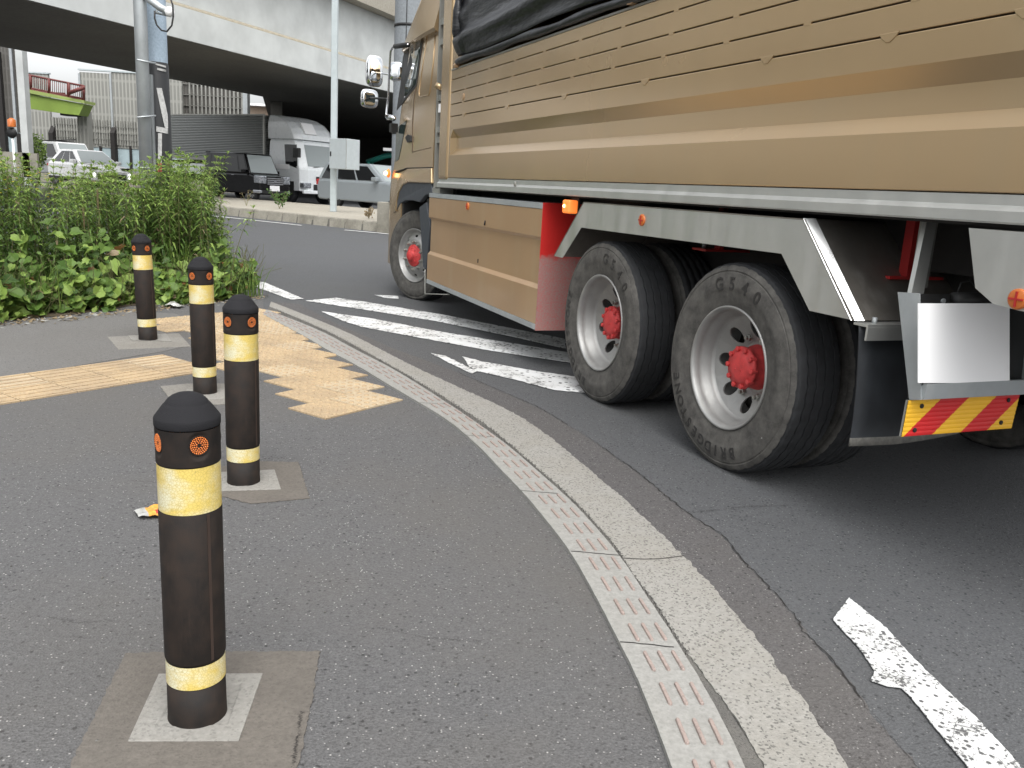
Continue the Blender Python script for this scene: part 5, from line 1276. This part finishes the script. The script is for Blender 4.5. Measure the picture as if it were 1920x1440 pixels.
# ------------------------------------------------------------------ poles in the weeds
p1 = AT(303, 400, 13.6); P1 = empty('utility_pole', (p1.x, p1.y, 0)); tag(P1, 'thick blue grey pole wrapped in black below with pale tape strips, standing in the weeds', 'pole')
MB().lathe([(.175, 0), (.152, 9)], 32).build('shaft', M['post'], P1)
zt_ = AT(300, 118, 13.6).z
MB().lathe([(.192, 0), (.188, 1.2), (.178, zt_-.04), (.168, zt_)], 32).build('wrap', M['wrap'], P1)
def tapeq(pix, mat, name='tape'):
    P = []
    for x, y in pix:
        q = AT(x, y, 13.45); P.append((q.x-p1.x, q.z))
    mb = MB(); N_ = 6; vs = []
    L_ = P[0], P[3]; Rr = P[1], P[2]
    for k in range(N_+1):
        for j in range(5):
            v = k/N_; u = j/4; a = (L_[0][0]+(L_[1][0]-L_[0][0])*v, L_[0][1]+(L_[1][1]-L_[0][1])*v); b = (Rr[0][0]+(Rr[1][0]-Rr[0][0])*v, Rr[0][1]+(Rr[1][1]-Rr[0][1])*v)
            x = a[0]+(b[0]-a[0])*u; z = a[1]+(b[1]-a[1])*u; x = max(-.18, min(.18, x)); vs.append((x, -math.sqrt(max(.0001, .194**2-x*x)), z))
    mb.add(vs, [(k*5+j, k*5+j+1, (k+1)*5+j+1, (k+1)*5+j) for k in range(N_) for j in range(4)], 0, True); mb.build(name, mat, P1)
tapeq([(293, 119), (321, 125), (321, 129), (293, 122)], M['tape']); tapeq([(296, 127.5), (321, 132), (321, 137), (296, 131.5)], M['tape'])
tapeq([(295, 165), (303, 165), (315, 240), (308, 240)], M['tape']); tapeq([(323, 182), (325, 182), (321, 240), (318, 241)], M['tape'])
tapeq([(295, 237), (326, 243), (326, 253), (295, 247)], M['tape']); tapeq([(298, 250), (304, 250), (304, 306), (298, 306)], M['tape']); tapeq([(298, 306), (304, 306), (304, 322), (298, 322)], M['redtape'])
p0 = AT(277, 400, 13.2); P0e = empty('utility_pole', (p0.x, p0.y, 0)); tag(P0e, 'thin galvanised steel pipe pole with clamps, left of the black wrapped pole', 'pole')
MB().tube([(0, 0, 0), (.01, 0, 4), (.0, 0, 8)], .093, 20).build('pipe', M['galv'], P0e)
def o0(x, y, d=13.15): q = AT(x, y, d); return (q.x-p0.x, q.y-p0.y, q.z)
MB().tube([o0(266, -12), o0(300, 14), o0(320, 24)], .055, 12).build('arm', M['galv'], P0e)
MB().ico(o0(318, 22, 13.1), .075).build('arm_end', M['white'], P0e); MB().tube([o0(298, 10, 13.3), o0(292, 24, 13.3), o0(320, 30, 13.2)], .02, 6).build('clamp', M['galv'], P0e)
mb = MB(); pts = [o0(x, y, 13.05) for x, y in ((318, -8), (324, 10), (325, 30), (322, 48), (313, 59), (303, 57), (294, 47), (290, 34), (290, 20))]; mb.tube(pts, .013, 8); mb.build('cable', M['black'], P0e)
for y1, y2 in ((112, 119), (220, 217), (314, 316)): MB().tube([o0(257, y1, 13.0), o0(292, y2, 13.2)], .014, 6).build('clamp', M['galv'], P0e)
a = o0(285, 300, 13.4); MB().box(a[0]-.035, a[0]+.055, a[1]-.04, a[1]+.03, 0, AT(285, 140, 13.4).z).build('channel', M['galv'], P0e); MB().box(a[0]+.0, a[0]+.03, a[1]-.045, a[1]-.041, .3, 1.9).build('torn_strip', M['black'], P0e)
# ------------------------------------------------------------------ weeds
FLn = [G(x, y, 0) for x, y in ((-120, 625), (0, 603), (130, 592), (250, 574), (330, 572), (400, 568), (445, 556), (480, 532))]
rightd = (G(480, 530, 0)-G(568, 562, 0)).normalized(); Rp = FLn[-1]
sheetpts = FLn+[Rp+rightd*9, Vector((-12, 17, 0)), Vector((-12, 7, 0))]
sheet('soil', [p-Vector((0, .03, 0)) for p in sheetpts], .012, M['soil'])
LEAF = [M['leaf1'], M['leaf2'], M['leaf3'], M['dry'], M['stem'], M['flower'], M['leafred']]
def leaf(mb, base, ang, el, L, w, mi, droop=.35):
    h = Vector((math.cos(ang), math.sin(ang), 0)); side = Vector((-h.y, h.x, 0)); ce, se = math.cos(el), math.sin(el)
    b = Vector(base); m = b+h*(L*.45*ce)+Vector((0, 0, L*.45*se)); t = b+h*(L*ce)+Vector((0, 0, L*(se-droop)))
    m2 = b+h*(L*.75*ce)+Vector((0, 0, L*(.75*se-droop*.4)))
    mb.add([b, m-side*w+Vector((0, 0, w*.3)), m+side*w+Vector((0, 0, w*.3)), m2-side*w*.7, m2+side*w*.7, t], [(0, 1, 2), (1, 3, 4, 2), (3, 5, 4)], mi)
def goldenrod(mb, x, y, h, r, leaves=70, pale=.4, z0=0.0, lo=.22):
    sc_ = min(1, .55+.4*h)
    lx_, ly_ = r.gauss(0, .11)*h, r.gauss(0, .11)*h
    def sp(t): return Vector((x+lx_*t*t, y+ly_*t*t, z0+h*t))
    mb.tube([sp(k/4) for k in range(5)], [.005, .0045, .004, .003, .0015], 4, 4, False)
    a = r.uniform(0, 6.28)
    nt_ = max(4, int(h*(1-lo)/.058)); per = 5
    for j in range(nt_+1):
        t = lo+(1-lo)*j/nt_; top = j >= nt_-2; n_ = 9 if top else per; a0 = j*1.3
        if not top and r.random() < .12: continue
        for i in range(n_):
            a = a0+6.283*i/n_+r.uniform(-.25, .25); k = j-(nt_-2)
            if top: L = (.135, .115, .075)[k]*r.uniform(.85, 1.15)*sc_; el = (.15, .45, .95)[k]+r.uniform(-.12, .12); dr = .25
            else: L = .135*r.uniform(.75, 1.25)*(.8+.2*sc_); el = -.1+.45*t+r.uniform(-.18, .18); dr = .40+r.uniform(-.1, .2)
            mi = 1 if r.random() < (.9 if top else pale*(.05+.7*t*t)) else (0 if r.random() < .6+.3*t else 2)
            if r.random() < .02: mi = 3
            leaf(mb, sp(t), a, el, L, L*.07, mi, dr)
def frontpt(t):
    n = len(FLn)-1; k = min(n-1, int(t*n)); return FLn[k].lerp(FLn[k+1], t*n-k)
bk = Vector((-.45, .89, 0))
r = random.Random(5)
def pxof(p):
    v = p-CP; return 960+F*v.dot(cr)/v.dot(cf), 720-F*v.dot(cu)/v.dot(cf)
def hmax(p):   # plant height so that the top follows the outline in the photograph
    q = pxof(p+Vector((0, 0, 1.3)))[0]
    ys = [(-200, 285), (0, 290), (60, 305), (120, 318), (200, 318), (255, 305), (285, 318), (340, 292), (364, 290), (382, 305), (396, 355), (412, 410), (435, 450), (455, 500), (480, 522), (520, 535)]
    yt = lerpt(q, ys)
    # height at this ground point whose pixel is yt
    v0 = pxof(p)[1]; v1 = pxof(p+Vector((0, 0, 1)))[1]; lo_, hi_ = .05, 2.2
    for _ in range(14):
        m = (lo_+hi_)/2
        if pxof(p+Vector((0, 0, m)))[1] > yt: lo_ = m
        else: hi_ = m
    return lo_
mb = MB(); cnt = 0
for k in range(400):
    t = r.random(); d = r.uniform(.12, 1) ** .8*3.4
    p = frontpt(t)+bk*d+Vector((r.gauss(0, .1), r.gauss(0, .1), 0))
    if (p-Rp).dot(Vector((rightd.y, -rightd.x, 0))) > -.02: continue
    hm = hmax(p); h = min(1.8, hm*1.04)*(1-min(.65, abs(r.gauss(0, .27))))*min(1, .45+d*.6)
    if h < .15: continue
    goldenrod(mb, p.x, p.y, h, r, 62 if d < 1.6 else 46, .45, lo=.15); cnt += 1
tag(mb.build('weed_thicket', LEAF), 'dense thicket of narrow leaved green weeds filling the corner behind the bollards', 'weeds', kind='stuff')
# lobed, broad-leaved undergrowth along the front
def broad(mb, c, s, nrm, mi, r):
    n_ = nrm.normalized(); u = n_.orthogonal().normalized(); u = (Matrix.Rotation(r.uniform(0, 6.28), 3, n_) @ u); v = n_.cross(u)
    pr = [(0, -.55), (.30, -.62), (.52, -.25), (.50, .10), (.22, .30), (.10, .62), (0, .85), (-.10, .62), (-.22, .30), (-.50, .10), (-.52, -.25), (-.30, -.62)]
    P = [c+u*(a*s)+v*(b*s)+n_*(abs(a)*s*.35-.10*s*b*b) for a, b in pr]; mid = [c+v*(b*s) for b in (-.5, .1)]
    mb.add([c+n_*0]+P, [(0, i+1, (i+1) % 12+1) for i in range(12)], mi)
mb = MB()
for k in range(2300):
    t = r.random(); d = abs(r.gauss(0, .33)); p = frontpt(t); q = pxof(p)[0]
    top = min(lerpt(t, [(0, .8), (.3, .72), (.5, .62), (.62, .40), (.75, .62), (.9, .50), (1, .3)]), hmax(p)*.9)
    z = r.uniform(.02, top)*(.35+min(1, d*2.2)*.65) if r.random() < .6 else r.uniform(.02, .25)
    d += .10*math.sin(t*31)+.06*math.sin(t*77+1); c = p+bk*(d-.02+z*.22)+Vector((0, 0, z)); nrm = Vector((r.gauss(.1, .5), -.55+r.gauss(0, .45), .9))
    broad(mb, c, r.choice((.04, .055, .07, .09, .115)), nrm, r.choices((0, 1, 2, 3, 6), (5, 4.2, 2.5, .15, .25))[0], r)
for k in range(420):   # thin vine stems
    t = r.random(); p = frontpt(t)+bk*r.uniform(0, .4); e = p+Vector((r.gauss(0, .15), r.gauss(-.05, .12), r.uniform(.15, .5))); mb.tube([p, p.lerp(e, .5)+Vector((r.gauss(0, .04), r.gauss(0, .04), .04)), e], .0022, 3, 4, False)
tag(mb.build('broadleaf_undergrowth', LEAF), 'low broad leaved green creepers along the front edge of the weeds', 'undergrowth', kind='stuff')
# grasses
def blade(mb, x, y, h, a, lean, w, mi):
    P = [Vector((x+math.cos(a)*lean*u*u, y+math.sin(a)*lean*u*u, h*(u-.35*u*u*u*lean*1.6))) for u in (0, .35, .65, .85, 1)]; s = Vector((-math.sin(a), math.cos(a), 0)); vs = []
    for k, q in enumerate(P): ww = w*(1, .95, .75, .45, .02)[k]; vs += [q-s*ww, q+s*ww]
    mb.add(vs, [(2*k, 2*k+1, 2*k+3, 2*k+2) for k in range(4)], mi)
for (gx, gy, n_, hh, lab) in ((322, 560, 150, .62, 'arching clump of long green grass beside the farthest bollard'), (60, 590, 70, .55, 'loose grass clump at the left foot of the weeds'), (455, 560, 60, .4, 'short dark grass tuft at the right foot of the weeds')):
    p = G(gx, gy, 0); e = empty('grass_clump', (p.x, p.y, 0)); mb = MB()
    for k in range(n_): blade(mb, r.gauss(0, .10), .15+r.gauss(0, .08), hh*r.uniform(.5, 1.15), r.uniform(0, 6.28), r.uniform(.1, .75)*hh, .0045, r.choice((0, 0, 1, 2)))
    o = mb.build('grass_clump', LEAF); o.location = (p.x, p.y, 0); bpy.data.objects.remove(e); tag(o, lab, 'grass')
# single tall plants one can tell apart at the skyline
for i, (px, dep, h, lab) in enumerate(((322, 9.6, 1.25, 'tall weed stem with brown lower leaves just in front of the black wrapped pole'), (351, 9.3, 1.42, 'tall narrow leaved weed between the wrapped pole and the black car'), (372, 9.0, 1.42, 'tallest narrow leaved weed, its top in front of the rear of the black car'), (393, 8.9, 1.05, 'narrow leaved weed at the right end of the thicket, below the black car wheel'), (428, 8.8, .95, 'thin weed stem rising against the grey road at the right end'), (255, 9.8, 1.40, 'tall pale weed top left of the steel pipe pole'))):
    p = AT(px, 420, dep); mb = MB(); goldenrod(mb, 0, 0, h, r, 95 if h > 1.2 else 50, .8, lo=.2)
    if i == 0:
        for k in range(26): leaf(mb, Vector((0, 0, .5+.02*k)), k*2.4, -.6, .10, .009, 3, .3)
    o = mb.build('weed_plant', LEAF); o.location = (p.x, p.y, 0); tag(o, lab, 'weed', 'tall weeds standing out of the thicket')
# flowers, seed plumes
mb = MB()
for k in range(70):
    t = r.uniform(0, .28); p = frontpt(t)+bk*r.uniform(.5, 2.2); z = hmax(p)*r.uniform(.75, .95); c = p+Vector((0, 0, z))
    for j in range(5): mb.add([c, c+Vector((.014*math.cos(j*1.26), .014*math.sin(j*1.26), .005)), c+Vector((.014*math.cos(j*1.26+.9), .014*math.sin(j*1.26+.9), .005))], [(0, 1, 2)], 5)
tag(mb.build('yellow_flowers', LEAF), 'small yellow flowers scattered in the weeds at the left', 'flowers', kind='stuff')
for (px, py, dep, lab) in ((190, 360, 8.4, 'pale dry grass plume standing in the middle of the weeds'), (162, 395, 8.3, 'short pale dry grass plume left of the larger one')):
    p = AT(px, 500, dep); z1 = AT(px, py, dep).z; mb = MB(); mb.tube([(0, 0, 0), (.01, 0, z1*.6), (.0, 0, z1)], .003, 4, 4, False)
    for k in range(50): u = k/50; leaf(mb, (0, 0, z1-.18*u), k*2.4, 1.2, .04, .003, 3, .0)
    o = mb.build('grass_plume', LEAF); o.location = (p.x, p.y, 0); tag(o, lab, 'grass')
# little weeds on the median
for (px, py, h, n_, lab) in ((414, 378, .32, 26, 'tiny dark weed at the left on the median kerb'), (462, 386, .55, 40, 'spindly brown weed on the median kerb under the black car front wheel'), (524, 391, .75, 130, 'small leafy sapling growing from the median kerb below the number plate'), (692, 408, .30, 60, 'low dry weed on the median by the column plinth')):
    p = G(px, py, .38); mb = MB()
    for j in range(4 if n_ > 50 else 3):
        a = r.uniform(0, 6.28); e = Vector((math.cos(a)*h*.35, math.sin(a)*h*.35, h*r.uniform(.6, 1))); mb.tube([(0, 0, 0), e*.5+Vector((0, 0, .05)), e], .006, 4, 4, False)
        for k in range(n_//4):
            u = r.uniform(.25, 1); broad(mb, e*u+Vector((r.gauss(0, .04), r.gauss(0, .04), r.gauss(0, .03))), r.uniform(.03, .055) if n_ > 50 else .02, Vector((r.gauss(0, 1), -1, .5)), 2 if h > .5 and n_ > 50 else 3, r)
    o = mb.build('small_weed', LEAF); o.location = (p.x, p.y, kz((p-Ka).dot(kd))+KHT); tag(o, lab, 'weed')
# small tree by the white barrier post
p = AT(70, 300, 41); tr = empty('tree', (p.x, p.y, .24)); tag(tr, 'small pale green tree beside the white barrier post', 'tree')
MB().tube([(0, 0, 0), (.05, 0, .7), (0, 0, 1.5)], [.06, .05, .02], 6).build('trunk', M['stem'], tr); mb = MB()
for k in range(1100):
    a = r.uniform(0, 6.28); b = math.acos(r.uniform(-1, 1)); q = r.uniform(.3, 1)**.5*(1+.25*math.sin(3*a+2*b)); c = Vector((math.cos(a)*math.sin(b)*.45*q, math.sin(a)*math.sin(b)*.45*q, 1.55+math.cos(b)*.75*q)); broad(mb, c, .07, Vector((r.gauss(0, 1), r.gauss(-.5, 1), .8)), r.choice((0, 1, 1)), r)
mb.build('crown', LEAF, tr)
